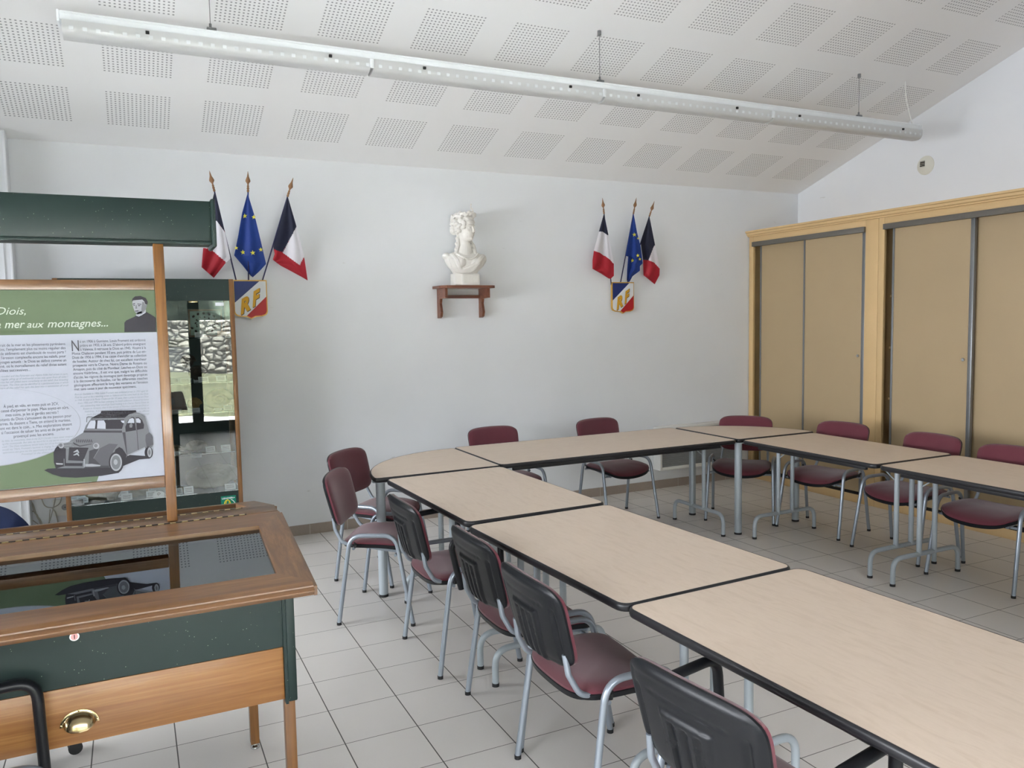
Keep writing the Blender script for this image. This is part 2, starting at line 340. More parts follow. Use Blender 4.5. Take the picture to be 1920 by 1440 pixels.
# boxed casing at the far left of the back wall
m = MB(); m.box(-1.25, -.685, YW - .13, YW, 0, 3.035, 0, .004); m.box(-.745, -.735, YW - .136, YW - .13, 0, 3.03); m.box(-.70, -.685, YW - .14, YW - .13, 0, 3.035, 0, .002)
struct(m.build('trim_1', 'wall'))

# ------------------------------------------------------------------ outside, seen only in the glass
m = MB(); m.box(-9, 12, -4.0, YF - .2, -.12, -.02); tag(m.build('terrace', 'terr', smooth=0), kind='structure')
m = MB(); P = []
for i in range(9):
    y = -4.0 - i * .35; z = -.02 + .12 * (i > 0) + i * .09; P.append([(x, y, z + .06 * math.sin(x * 2.1 + i)) for x in np.linspace(-9, 12, 60)])
m.grid(P); tag(m.build('grass_bank', 'grass'), kind='structure')
m = MB(); m.box(-9, 12, -6.9, -6.4, -.1, 1.85, 0, .04); struct(m.build('garden_wall', 'rubble', smooth=0))
m = MB(); P = [[(x, -7.3 + .15 * math.sin(x * 3.1 + z * 4), z * (1 + .06 * math.sin(x * 5.3))) for x in np.linspace(-9, 12, 120)] for z in np.linspace(0, 2.9, 14)]; m.grid(P); tag(m.build('bamboo_hedge', 'leaf'), kind='structure')
m = MB(); m.box(-4.5, -4.0, -6.8, 8, -.1, 1.0, 0, .04); struct(m.build('boundary_wall', 'rubble', smooth=0))

# ------------------------------------------------------------------ tables
ZT = .76
def table_top(outline, parent, th=.028):
    m = MB(); P = inset(outline, .007)
    m.prism([(x, y, ZT - th + .002) for x, y in P], (0, 0, th - .002)); a = m.build('laminate_top', 'lam', parent, 20)
    m = MB(); V = []; F = []; prof = [(.010, 0), (.007, 0.0006), (.002, -.004), (0, -.010), (0, -.018), (.003, -.027), (.010, -.030)]
    rings = [[(x, y, ZT + z) for x, y in inset(outline, d)] for d, z in prof]; n = len(outline)
    for r in rings: V += r
    for i in range(len(rings) - 1):
        for k in range(n): F.append([i * n + k, i * n + (k + 1) % n, (i + 1) * n + (k + 1) % n, (i + 1) * n + k])
    m.add(V, F); m.build('edge_band', 'black', parent, 50)
def t_frame(parent, x, w=.61, off=0., sgn=1, dirw=1, post=.072):     # folding leg frame standing across the table at local x
    m = MB(); h = w / 2; o = off
    m.tube(fillet([(x, o - h, .012), (x, o - h, .172), (x, o + h, .172), (x, o + h, .012)], .11, 8), .0155)
    for s in (-1, 1): m.tube([(x, o + s * post, .17), (x, o + s * post, ZT - .03)], .0165)
    for s in (-1, 1): m.tube([(x, o + s * post, .60), (x + sgn * .17, o + s * post, ZT - .035)], .004, seg=6)
    fr = m.build('leg_frame', 'legp', parent)
    for s in (-1, 1):
        k = MB(); k.cyl((x, o + s * h, 0), .017, .016); k.build('foot_cap', 'rub', fr)
    k = MB(); k.box(x + sgn * .015, x + sgn * .32, o - post - .10, o + post + .10, ZT - .055, ZT - .029, 0, .006); k.box(x - .012, x + .012, o - post - .06, o + post + .06, ZT - .07, ZT - .029, 0, .004)
    k.build('folding_bracket', 'black', parent)
def rect_table(cx, cy, rz, L, Wd, label, fi=.08, w=.61, off=0.):
    e = empty('folding_table', (cx, cy, 0), rz, label, 'table', 'folding tables set end to end')
    table_top(rrect(L / 2, Wd / 2, .045), e)
    for s in (-1, 1): t_frame(e, s * (L / 2 - fi), w, off, -s)
    for s in (-1, 1): m = MB(); m.box(-L / 2 + .12, L / 2 - .12, s * (Wd / 2 - .07) - .012, s * (Wd / 2 - .07) + .012, ZT - .06, ZT - .029, 0, .003); m.build('under_rail', 'black', e)
    return e
D = math.radians
rect_table(1.762, 4.02, D(-90 + 1.6), 1.215, .79, 'beige folding table in the left row touching the rounded end table')
rect_table(1.788, 2.765, D(-90 + 2.6), 1.215, .80, 'beige folding table in the middle of the left row of tables')
rect_table(1.845, 1.545, D(-90 + 2.2), 1.215, .81, 'nearest and largest looking beige folding table at the lower right')
rect_table(3.16, 5.115, 0, 2.01, .86, 'long beige folding table parallel to the back wall under the bust', off=-.05)
rect_table(4.555, 4.062, D(-90), 1.215, .755, 'beige folding table in the right row beside the far corner table', w=.62, off=0.0)
rect_table(4.540, 2.825, D(-90), 1.215, .74, 'beige folding table in the right row cut off by the right edge', w=.62, off=0.0)
def quarter(cx, cy, a0, R, posts, label):
    e = empty('quarter_round_table', (cx, cy, 0), 0, label, 'table', 'quarter round corner tables')
    r = .03; n = 26; P = []
    a0 = D(a0)
    def L(px, py): return (px * math.cos(a0) - py * math.sin(a0), px * math.sin(a0) + py * math.cos(a0))
    for k in range(5): a = PI + PI / 2 * k / 4; P.append((r + r * math.cos(a), r + r * math.sin(a)))
    P += [(R - .03, 0.0), (R - .008, .006), (R, .03)]
    for k in range(1, n): a = PI / 2 * k / n; P.append((R * math.cos(a), R * math.sin(a)) if .03 < R * math.sin(a) and .03 < R * math.cos(a) else (R * math.cos(a), R * math.sin(a)))
    P += [(.03, R), (.006, R - .008), (0.0, R - .03)]
    table_top([L(*p) for p in P], e)
    for px, py in posts:
        q = L(px, py); m = MB(); m.cyl((q[0], q[1], .012), .0285, ZT - .042, seg=24); m.cyl((q[0], q[1], ZT - .035), .05, .006, seg=24)
        p = m.build('leg', 'legp', e); k = MB(); k.cyl((q[0], q[1], 0), .0295, .016, seg=24); k.build('foot_cap', 'rub', p)
    return e
quarter(2.150, 4.665, 90, .85, [(.05, .05), (.06, .80), (.75, .06)], 'quarter round beige end table at the left end of the tables')
quarter(4.190, 4.712, 0, .80, [(.04, .045), (.72, .12), (.13, .72)], 'quarter round beige corner table at the far right corner')

# ------------------------------------------------------------------ chairs
def squircle(u, v, n):
    r = max(abs(u), abs(v))
    if r < 1e-9: return 0., 0.
    f = r / (abs(u) ** n + abs(v) ** n) ** (1 / n); return u * f, v * f
def chair_parts(e, fab='fab'):
    # seat cushion
    N = 22; hx, hy, cx = .205, .232, .205
    def top(u, v):
        X, Y = squircle(u, v, 4.2); edge = max(abs(u), abs(v)); fr = max(0, u)
        z = .472 - .020 * fr ** 2 - .030 * fr ** 2 * (1 - v * v) + .012 * (v * v) - .006 * (u < -.4) * (abs(u) - .4)
        return cx + hx * X, hy * Y * (1 + .04 * u), z - .02 * edge ** 10
    for part, mat, dz, ins in (('seat', fab, 0, 1.0), ('seat_shell', 'shell', -.032, 1.016)):
        m = MB(); A = []; B = []
        for i in range(N + 1):
            ra = []; rb = []
            for j in range(N + 1):
                u, v = -1 + 2 * i / N, -1 + 2 * j / N; x, y, z = top(u, v); x = cx + (x - cx) * ins; y *= ins
                edge = max(abs(u), abs(v)) ** 8
                if part == 'seat': ra.append((x, y, z)); rb.append((x, y, z - .03 + .018 * edge))
                else: ra.append((x, y, z - .011)); rb.append((cx + (x - cx) * .985, y * .985, z + .016 * edge - .046))
            A.append(ra); B.append(rb)
        m.grid(A); m.grid([r[::-1] for r in B])
        o = (N + 1) ** 2; ring = [(0, j) for j in range(N)] + [(i, N) for i in range(N)] + [(N, j) for j in range(N, 0, -1)] + [(i, 0) for i in range(N, 0, -1)]
        ia = lambda i, j: i * (N + 1) + j; ib = lambda i, j: o + i * (N + 1) + (N - j)
        F = [[ia(*ring[k]), ia(*ring[(k + 1) % len(ring)]), ib(*ring[(k + 1) % len(ring)]), ib(*ring[k])] for k in range(len(ring))]
        m.F += F; m.MI += [0] * len(F); m.build(part, mat, e, 50)
    # backrest
    NU, NV = 76, 52
    def pos(u, v, d):          # d : thickness towards the sitter (+x)
        U, V = squircle(u, v, 6.0); y = U * (.222 + .008 * V); z = .685 + .139 * V + .010 * (1 - u * u) * (1 if v > 0 else -1) * abs(v)
        x = -.042 - .036 * V - .026 * (1 - (y / .235) ** 2) + d; return x, y, z
    def rear(u, v):
        e1 = max(abs(u), abs(v)); U, V = squircle(u, v, 6.0); d = -.020 * (1 - e1 ** 9); ss = lambda q: max(0., min(1., q))
        k = min(ss((.90 - abs(U)) / .05), ss((.84 - V) / .08), ss((V + .93) / .06)); d += .004 * k
        if V < .55: d += .009 * ss(1 - ((abs(U) - .80) / .05) ** 2) * ss((.55 - V) / .1)
        d += .003 * ss(1 - ((V - .50) / .05) ** 2) * ss((.62 - abs(U)) / .1)
        w = .40 + .04 * V; k = min(ss((w - abs(U)) / .05), ss((.30 - V) / .08)); d -= .010 * k
        for c in (-.20, 0, .20): d += .011 * ss(1.3 - 1.3 * ((U - c) / .055) ** 4) * ss((.16 - V) / .06)
        return d
    m = MB(); F1 = [[pos(-1 + 2 * i / NU, -1 + 2 * j / NV, .004) for i in range(NU + 1)] for j in range(NV + 1)]
    R1 = [[pos(-1 + 2 * i / NU, -1 + 2 * j / NV, rear(-1 + 2 * i / NU, -1 + 2 * j / NV) - .004) for i in range(NU + 1)] for j in range(NV + 1)]
    def shellgrid(m, A, B):
        nr, nc = len(A), len(A[0]); o0 = len(m.V); m.grid(A); o1 = len(m.V); m.grid(B)
        ring = [(0, j) for j in range(nc - 1)] + [(i, nc - 1) for i in range(nr - 1)] + [(nr - 1, j) for j in range(nc - 1, 0, -1)] + [(i, 0) for i in range(nr - 1, 0, -1)]
        for k in range(len(ring)):
            a, b = ring[k], ring[(k + 1) % len(ring)]; m.F.append([o0 + a[0] * nc + a[1], o0 + b[0] * nc + b[1], o1 + b[0] * nc + b[1], o1 + a[0] * nc + a[1]]); m.MI.append(0)
    shellgrid(m, F1, R1); m.build('back_shell', 'shell', e, 45)
    m = MB(); n1, n2 = 26, 24
    A = [[pos((-1 + 2 * i / n1) * .995, (-1 + 2 * j / n2) * .995, .016 + .017 * (1 - max(abs(-1 + 2 * i / n1), abs(-1 + 2 * j / n2)) ** 8)) for i in range(n1 + 1)] for j in range(n2 + 1)]
    B = [[pos((-1 + 2 * i / n1) * .995, (-1 + 2 * j / n2) * .995, .0035) for i in range(n1 + 1)] for j in range(n2 + 1)]
    shellgrid(m, A, B); m.build('backrest', fab, e, 60)
    for s in (-1, 1):
        m = MB(); m.tube(fillet([(0, s * .272, .012), (.075, s * .256, .512), (.335, s * .256, .512), (.425, s * .272, .012)], .085, 9), .0125)
        lf = m.build('leg_frame', 'steel', e)
        for fx in (0, .425): k = MB(); k.cyl((fx, s * .272, 0), .0135, .016); k.build('foot_cap', 'rub', lf)
        k = MB(); k.cyl((.10, s * .240, .440), .010, .02 * 1, axis=2, seg=10); k.tube([(.10, s * .256, .47), (.10, s * .235, .45)], .006, seg=8); k.build('stacking_peg', 'rub', lf)
        m = MB(); m.tube(fillet([(-.040, s * .185, .60), (-.030, s * .19, .53), (.012, s * .195, .452), (.36, s * .19, .402)], [.03, .06], 8), .0105); m.build('back_support', 'steel', e)
    m = MB()
    for x in (.09, .33): m = MB(); m.tube([(x, -.252, .434 if x < .2 else .398), (x, .252, .434 if x < .2 else .398)], .008, seg=8); m.build('cross_bar', 'steel', e)
def armrests(e, az=.675):
    for s in (-1, 1):
        m = MB(); m.tube(fillet([(.115, s * .282, .425), (.060, s * .285, az - .008), (.322, s * .285, az + .008), (.330, s * .278, .47)], [.05, .055], 8), .0150, flat=1.15); m.build('armrest', 'shell', e)
CH = None
def chair(x, y, ang, label, arms=False, fab='fab', group='burgundy chairs around the tables', az=.675):
    global CH
    if CH is None or arms or fab != 'fab':
        e = empty('stacking_chair', (x, y, 0), ang, label, 'chair', group); chair_parts(e, fab) if CH is None else None
        if CH is not None:
            for ch in list(CH.children): copy_tree(ch, e)
            if fab != 'fab':
                for ch in e.children:
                    if ch.name.startswith('backrest'): ch.data = ch.data.copy(); ch.data.materials[0] = M[fab]
        else: CH = e
        if arms: armrests(e, az)
        return e
    e = copy_tree(CH); e.location = (x, y, 0); e.rotation_euler = (0, 0, ang); e['label'] = label; e['group'] = group; return e
def fdir(dx, dy): return math.atan2(dy, dx)
chair(1.125, 4.62, fdir(.86, -.50), 'burgundy chair standing free at the left, front of the pair by the rounded table end')
chair(1.356, 5.35, fdir(.676, -.737), 'burgundy chair nearest the back wall at the left, behind the first one', False)
chair(1.257, 3.745, 0.0, 'burgundy armchair with black arms, farthest of the row seen from behind', True)
chair(1.312, 2.990, 0.0, 'burgundy chair with pale frayed patches on top of its backrest', False, 'fabw')
chair(1.280, 2.405, 0.0, 'burgundy chair between the frayed one and the nearest armchair', False)
chair(1.255, 1.50, fdir(.992, .12), 'nearest burgundy armchair at the bottom edge, black back towards us', True)
chair(-.602, 2.185, 0.0, 'burgundy armchair cut off at the bottom left in front of the display desk', True, group='burgundy chair by the display desk', az=.735)
chair(2.67, 5.88, fdir(0.02, -1), 'burgundy chair mostly hidden behind the long table, below the bust', False)
chair(3.68, 5.87, fdir(.10, -1), 'burgundy chair behind the long table, below the right shield', False)
chair(4.785, 5.30, fdir(-.741, -.671), 'burgundy chair tucked behind the far corner table', False)
chair(5.124, 4.592, fdir(-.983, -.181), 'burgundy chair in front of the narrow cupboard, first of the right row', False)
chair(5.135, 3.812, PI, 'burgundy chair in the middle of the right row by the wide cupboard', False)
chair(5.065, 3.175, fdir(-.996, -.085), 'burgundy chair cut off by the right edge of the picture', False)

# ------------------------------------------------------------------ cupboards on the right
XC = 5.87
def cupboard(y0, y1, yd, label, op, floor_z=.10):
    # y0 far end, y1 near end of the unit; yd list of doors (ya, yb, front?, lock y)
    e = empty('sliding_door_cupboard', (XC, (y0 + y1) / 2, 0), 0, label, 'cupboard', 'built in sliding door cupboards'); oy = (y0 + y1) / 2
    def B(m, x0, x1, ya_, yb_, z0, z1, **k): m.box(x0 - XC, x1 - XC, ya_ - oy, yb_ - oy, z0, z1, **k)
    fa, fb = op                                     # clear opening (far, near)
    m = MB(); B(m, XC, XC + .03, fa, y0, 0, 2.53, b=.003); B(m, XC, XC + .03, y1, fb, 0, 2.53, b=.003); B(m, XC, XC + .03, fb, fa, 2.468, 2.53, b=.003); B(m, XC, XC + .03, fb, fa, 0, .075, b=.003)
    B(m, XC + .03, XR - .02, y0 - .02, y0, 0, 2.53); B(m, XC + .03, XR - .02, y1, y1 + .02, 0, 2.53); B(m, XC + .03, XR - .02, y1 + .02, y0 - .02, 2.50, 2.53); B(m, XR - .03, XR - .02, y1 + .02, y0 - .02, 0, 2.5)
    B(m, XC + .12, XR - .03, y1 + .02, y0 - .02, 0, .09)
    m.build('carcass', 'cupf', e)
    m = MB(); B(m, XC - .022, XC + .02, fb + .0, fa, 2.425, 2.472, b=.002); m.build('header_track', 'trk', e)
    m = MB(); B(m, XC + .005, XC + .10, fb, fa, .075, .085); B(m, XC + .012, XC + .02, fb, fa, .085, .098); B(m, XC + .055, XC + .062, fb, fa, .085, .098); m.build('floor_track', 'dark', e)
    for ya, yb, front, lk in yd:
        x = XC + (.016 if front else .058)
        m = MB(); B(m, x, x + .02, yb + .012, ya - .012, .10, 2.44); d = m.build('sliding_door', 'cupd', e)
        m = MB()
        w = .034 if front else .020
        B(m, x - .008, x + .022, yb, yb + (w if lk else .018), .095, 2.44, b=.003); B(m, x - .008, x + .022, ya - .018, ya, .095, 2.44, b=.003); m.build('edge_profile', 'alu', d)
        if lk:
            m = MB(); m.cyl((x - XC - .010, lk - oy, 1.335), .013, .012, axis=0, seg=20); m.cyl((x - XC - .012, lk - oy, 1.335), .007, .004, axis=0, seg=12); m.build('lock', 'chrome', d)
    m = MB()
    for z in (.5, .95, 1.4, 1.85): B(m, XC + .13, XR - .04, y1 + .02, y0 - .02, z, z + .02)
    m.build('inner_shelf', 'cupf', e); return e
cupboard(YW - .012, 4.86, [(6.345, 5.69, False, None), (5.715, 5.0, True, 5.066)], 'narrower tan sliding door cupboard in the back right corner', (6.39, 4.995))
cupboard(4.858, 1.7, [(4.725, 3.995, True, 4.066), (4.03, 3.2, False, None), (3.22, 2.4, True, None), (2.42, 1.76, False, None)], 'wide tan sliding door cupboard on the right with a dark gap at its left', (4.80, 1.74))
m = MB(); pr = [(0, 2.53), (-.012, 2.53), (-.014, 2.540), (-.028, 2.548), (-.032, 2.566), (-.045, 2.572), (-.045, 2.588), (0, 2.588)]
m.prism([(XC + p, YW - .002, z) for p, z in pr], (0, 1.7 - YW, 0)); m.box(XC, XR - .005, 1.7, YW - .002, 2.53, 2.55)
tag(m.build('cornice', 'cupf', smooth=0), 'long cream moulding running along the top of both cupboards', 'cornice')

# ------------------------------------------------------------------ radiator, vent
e = empty('convector_heater', (5.155, YW, .2), 0, 'white framed grey grilled wall heater half hidden under the corner table', 'heater')
m = MB()
m.box(-.505, -.48, -.12, 0, 0, .43, 0, .004); m.box(.48, .505, -.12, 0, 0, .43, 0, .004); m.box(-.48, .48, -.12, -.0, 0, .03, 0, .003); m.box(-.48, .48, -.12, 0, .405, .43, 0, .003); m.build('casing', 'white', e)
m = MB(); m.box(-.48, .48, -.10, -.02, .03, .405)
for i in range(18): z = .04 + i * .02; m.box(-.48, .48, -.108, -.10, z, z + .009)
m.build('grille', 'grille', e)
e = empty('air_vent', (XR, 4.94, 3.037), 0, 'round cream air vent with a dark square opening on the right gable wall', 'vent')
m = MB(); prof = [(0.0, -.020), (.035, -.020), (.06, -.016), (.083, -.006), (.085, 0)]
V = []; F = []; sg = 40
for r, x in prof[1:]:
    for k in range(sg): a = 2 * PI * k / sg; V.append((x, r * math.cos(a), r * math.sin(a)))
for i in range(len(prof) - 2):
    for k in range(sg): F.append([i * sg + k, i * sg + (k + 1) % sg, (i + 1) * sg + (k + 1) % sg, (i + 1) * sg + k])
F.append(list(range(sg))); m.add(V, F); m.build('plate', 'cream', e, 30)
m = MB(); m.box(-.026, -.019, -.004, .04, -.012, .038); m.build('opening', 'dark', e)
m = MB()
for i in range(4): m.box(-.030, -.019, -.006, .042, -.012 + i * .014, -.009 + i * .014)
m.build('slat', 'cream', e)

# ------------------------------------------------------------------ hanging lamp
LYY, LZ = 4.65, 3.275
e = empty('linear_pendant_lamp', (0, LYY, LZ), 0, 'long white suspended strip lamp hanging under the sloped ceiling', 'lamp')
x0, x1 = -.235, 6.05
m = MB(); m.box(x0, x1, -.052, .052, -.046, 0, 0, .005); m.box(x0, x1, -.056, -.052, -.014, -.010); m.box(x0, x1, -.057, -.052, -.046, -.041)
m.box(x0 - .012, x0, -.05, .05, -.055, .003, 0, .003); m.build('profile', 'lampw', e, 30)
cuts = [x0, 1.34, 2.92, 4.40, x1]
for a, b in zip(cuts[:-1], cuts[1:]):
    m = MB(); pts = []
    for k in range(13): an = PI + PI * k / 12; c_, s_ = math.cos(an), math.sin(an); pts.append((.066 * math.copysign(abs(c_) ** .6, c_), -.047 - .076 * abs(s_) ** .6))
    P = [(a + .01, y, z) for y, z in pts]; m.prism(P, (b - a - .02, 0, 0)); df = m.build('diffuser', 'acr', e, 40)
    for i in range(int((b - a) / .06)):
        if len([1 for _ in df.children]) < 90: k = MB(); xx = a + .04 + i * .06; k.box(xx, xx + .020, -.0675, -.0655, -.094, -.076); k.build('prism_rib', 'lampw', df, 0)
m = MB()
for xx in cuts[1:-1]:
    m.box(xx - .012, xx + .012, -.072, -.06, -.10, -.05, 0, .004)
m.build('joint_clip', 'lampw', e)
m = MB()
for xx in (.16, 1.10, 1.66, 2.66, 3.19, 4.05, 4.66, 5.80): m.box(xx - .009, xx + .009, -.075, -.060, -.070, -.055, 0, .002)
m.build('diffuser_catch', 'rub', e)
def ceil_z(y): return ZE + (YW - y) * SLOPE
for xx in (.474, 2.926, 5.365):
    zt = ceil_z(LYY) - LZ; m = MB(); m.tube([(xx, 0, .0), (xx, 0, zt)], .0022, seg=6); w = m.build('suspension_wire', 'alu', e)
    k = MB(); k.cyl((xx, 0, zt - .03), .013, .03, seg=12); k.box(xx - .02, xx + .03, -.012, .012, 0, .028, 0, .004); k.cyl((xx, 0, .028), .007, .02, seg=8); k.build('wire_clamp', 'alu', w)
m = MB(); zt = ceil_z(LYY) - LZ; P = [(6.0 - .10 * math.sin(t * PI * .5) + .0, -.0, t * zt) for t in np.linspace(0, 1, 10)]; m.tube(P, .0045, seg=6); m.tube([(5.90, 0, zt - .005), (5.75, -.05, zt - .16), (5.52, -.0, zt - .30), (5.42, 0, .02)], .0015, seg=5); m.build('power_cord', 'white', e)

# ------------------------------------------------------------------ flags and shields
def spear(parent, p, d):
    d = Vector(d).normalized(); m = MB(); prof = [(0.0075, 0), (.009, .012), (.006, .018), (.010, .026), (.006, .034), (.0085, .042), (.005, .05), (.006, .060), (.018, .078), (.016, .088), (.007, .112), (.001, .150)]
    q = Vector((0, 0, 1)).rotation_difference(d).to_matrix(); o = MB(); o.lathe(prof, seg=14, sc=(1, .6)); V = [q @ Vector(v) + Vector(p) for v in o.V]; m.add(V, o.F); m.build('spear_finial', 'bronze', parent)
def flag(name, label, base, top, tipd, hoist, fly, cols, poly, stars=(), yb=6.425, yt=6.20, vb=523, vt=350, phase=0., grp=None):
    def Y(v): return yb + (yt - yb) * (vb - v) / (vb - vt)
    def Pt(u, v, dy=0.): return Vector(at(u, v, Y(v) + dy))
    e = empty(name, Pt(*base), 0, label, 'flag', grp); org = Pt(*base)
    a, b = Pt(*base), Pt(*top); m = MB(); m.tube([a - org - (b - a).normalized() * .05, b - org], .0052, seg=10); m.build('pole', 'navyp', e); spear(e, b - org, b - a)
    # the cloth, between the hoist curve and the fly curve
    def curve(C, t):
        L = [0.]
        for i in range(1, len(C)): L.append(L[-1] + math.dist(C[i - 1], C[i]))
        s = t * L[-1]
        for i in range(1, len(C)):
            if s <= L[i] + 1e-9: k = (s - L[i - 1]) / max(L[i] - L[i - 1], 1e-9); return (C[i - 1][0] + (C[i][0] - C[i - 1][0]) * k, C[i - 1][1] + (C[i][1] - C[i - 1][1]) * k)
        return C[-1]
    def inp(p, Q):
        c = False; n = len(Q)
        for i in range(n):
            (x1, y1), (x2, y2) = Q[i], Q[(i + 1) % n]
            if (y1 > p[1]) != (y2 > p[1]) and p[0] < (x2 - x1) * (p[1] - y1) / (y2 - y1) + x1: c = not c
        return c
    NR, NC = 110, 44
    def fold(i, j): s = j / NC; t = i / NR; return -.012 - .018 * math.sin(s * PI * 2.6 + phase + t * 1.2) * min(1, t * 1.6) * math.sin(PI * min(s * 1.1 + .05, 1))
    UV = [[None] * (NC + 1) for _ in range(NR + 1)]; G = [[None] * (NC + 1) for _ in range(NR + 1)]
    for i in range(NR + 1):
        l = curve(hoist, i / NR); r = curve(fly, i / NR)
        for j in range(NC + 1):
            s = j / NC; uv = (l[0] + (r[0] - l[0]) * s, l[1] + (r[1] - l[1]) * s); UV[i][j] = uv; G[i][j] = Pt(uv[0], uv[1], fold(i, j)) - org
    m = MB(); V = [p for row in G for p in row]; V2 = [p + Vector((0, .0012, 0)) for p in V]; n0 = len(V); F = []; MI = []
    for i in range(NR):
        for j in range(NC):
            c = ((UV[i][j][0] + UV[i + 1][j + 1][0]) / 2, (UV[i][j][1] + UV[i + 1][j + 1][1]) / 2); mi = 0
            for k, Q in enumerate(poly):
                if inp(c, Q): mi = k + 1; break
            q = [i * (NC + 1) + j, i * (NC + 1) + j + 1, (i + 1) * (NC + 1) + j + 1, (i + 1) * (NC + 1) + j]; F.append(q); MI.append(mi); F.append([x + n0 for x in q[::-1]]); MI.append(mi)
    m.V = [tuple(v) for v in V] + [tuple(v) for v in V2]; m.F = F; m.MI = MI; cl = m.build('cloth', cols, e, 80, recalc=False)
    for (u, v, r) in stars:
        bi = min(((UV[i][j][0] - u) ** 2 + (UV[i][j][1] - v) ** 2, i, j) for i in range(0, NR + 1, 2) for j in range(0, NC + 1, 2)); dy = fold(bi[1], bi[2]) - .004
        m = MB(); P = []
        for k in range(10): an = PI / 2 + k * PI / 5 + .1; rr = r if k % 2 == 0 else r * .42; P.append(Pt(u + rr * math.cos(an), v - rr * math.sin(an), dy) - org)
        m.prism(P, (0, .001, 0)); m.build('star', 'star', cl, 0)
    return e
GL, GR = 'flags above the left shield', 'flags above the right shield'
flag('french_flag', 'French flag leftmost over the left shield, partly behind the green header', (442, 523), (402, 359), None, [(402, 360), (397, 380), (390, 412), (381, 464), (378, 501)], [(402, 360), (422, 436), (432, 485), (424, 492), (401, 521)],
     ['fred', 'fnavy', 'fwhite'], [[(399, 350), (410, 350), (424, 438), (407, 415), (385, 398)], [(385, 398), (407, 415), (422, 436), (436, 470), (436, 487), (424, 492), (395, 467), (376, 464)]], phase=.5, grp=GL)
flag('european_flag', 'blue European flag with yellow stars over the left shield', (466, 523), (465, 360), None, [(464.5, 361), (454, 399), (447, 440), (439, 479), (456, 499), (470, 517)], [(465.5, 361), (467, 371), (479, 410), (489, 452), (499, 495), (487, 508), (474, 520)],
     ['feu'], [], [(459, 405, 5), (476, 407, 4.5), (443, 465, 4), (455.5, 473, 5), (474, 474, 5.2), (489, 468, 4.5)], phase=2., grp=GL)
flag('french_flag', 'French flag rightmost over the left shield, hanging free', (493, 523), (539, 369), None, [(539, 370), (528, 408), (512.5, 463), (515, 476), (511.5, 487)], [(540, 370), (555, 421), (570, 480), (577, 526), (567, 520), (545, 508), (526, 498)],
     ['fred', 'fnavy', 'fwhite'], [[(530, 360), (545, 365), (556, 425), (548, 440), (530, 473), (505, 464), (505, 455)], [(556, 425), (571, 480), (562, 497), (530, 474), (548, 440)]], phase=1., grp=GL)
flag('french_flag', 'French flag leftmost over the right shield', (1145.6, 529), (1132.6, 401), None, [(1132, 402), (1123.4, 433), (1114, 467.6), (1111, 488.5), (1111, 504)], [(1133, 402), (1141, 441.6), (1151, 494), (1151, 517), (1145, 523), (1141, 522), (1127, 513)],
     ['fred', 'fnavy', 'fwhite'], [[(1125, 395), (1140, 395), (1146, 443), (1141, 441.6), (1130, 434.6), (1118, 433.8)], [(1118, 433.8), (1130, 434.6), (1141, 441.6), (1156, 470), (1156, 494), (1150, 494), (1144, 487), (1125, 474), (1105, 467)]], vb=529, vt=400, phase=0., grp=GR)
flag('european_flag', 'blue European flag with yellow stars over the right shield', (1163.7, 529), (1187.6, 401), None, [(1187.6, 402), (1180, 440), (1173, 479.8), (1178, 481), (1176, 505), (1175.5, 526)], [(1188.4, 402), (1194.6, 436), (1201.5, 464), (1205, 493.7), (1199.8, 499), (1199.8, 507.6), (1186, 518), (1180, 529)],
     ['feu'], [], [(1189.5, 440, 4.2), (1186, 488.5, 4.2), (1196, 479, 3.6), (1199.8, 486, 3.2), (1196.5, 447, 2.4)], vb=529, vt=400, phase=1.5, yb=6.425, yt=6.17, grp=GR)
flag('french_flag', 'French flag rightmost over the right shield, overlapped by the blue one', (1177, 529), (1217.5, 406), None, [(1217, 407), (1209, 430), (1201.5, 455.5), (1205.9, 488.5), (1206.7, 516)], [(1218, 407), (1227.6, 456), (1237, 504), (1236.6, 516), (1227.6, 533), (1215.4, 523)],
     ['fred', 'fnavy', 'fwhite'], [[(1210, 400), (1223, 400), (1232, 455), (1226, 462), (1216, 488), (1204, 487), (1195, 460)], [(1226, 462), (1232, 450), (1242, 504), (1236.5, 503), (1226, 492), (1216, 488)]], vb=529, vt=400, phase=2.5, yt=6.28, grp=GR)
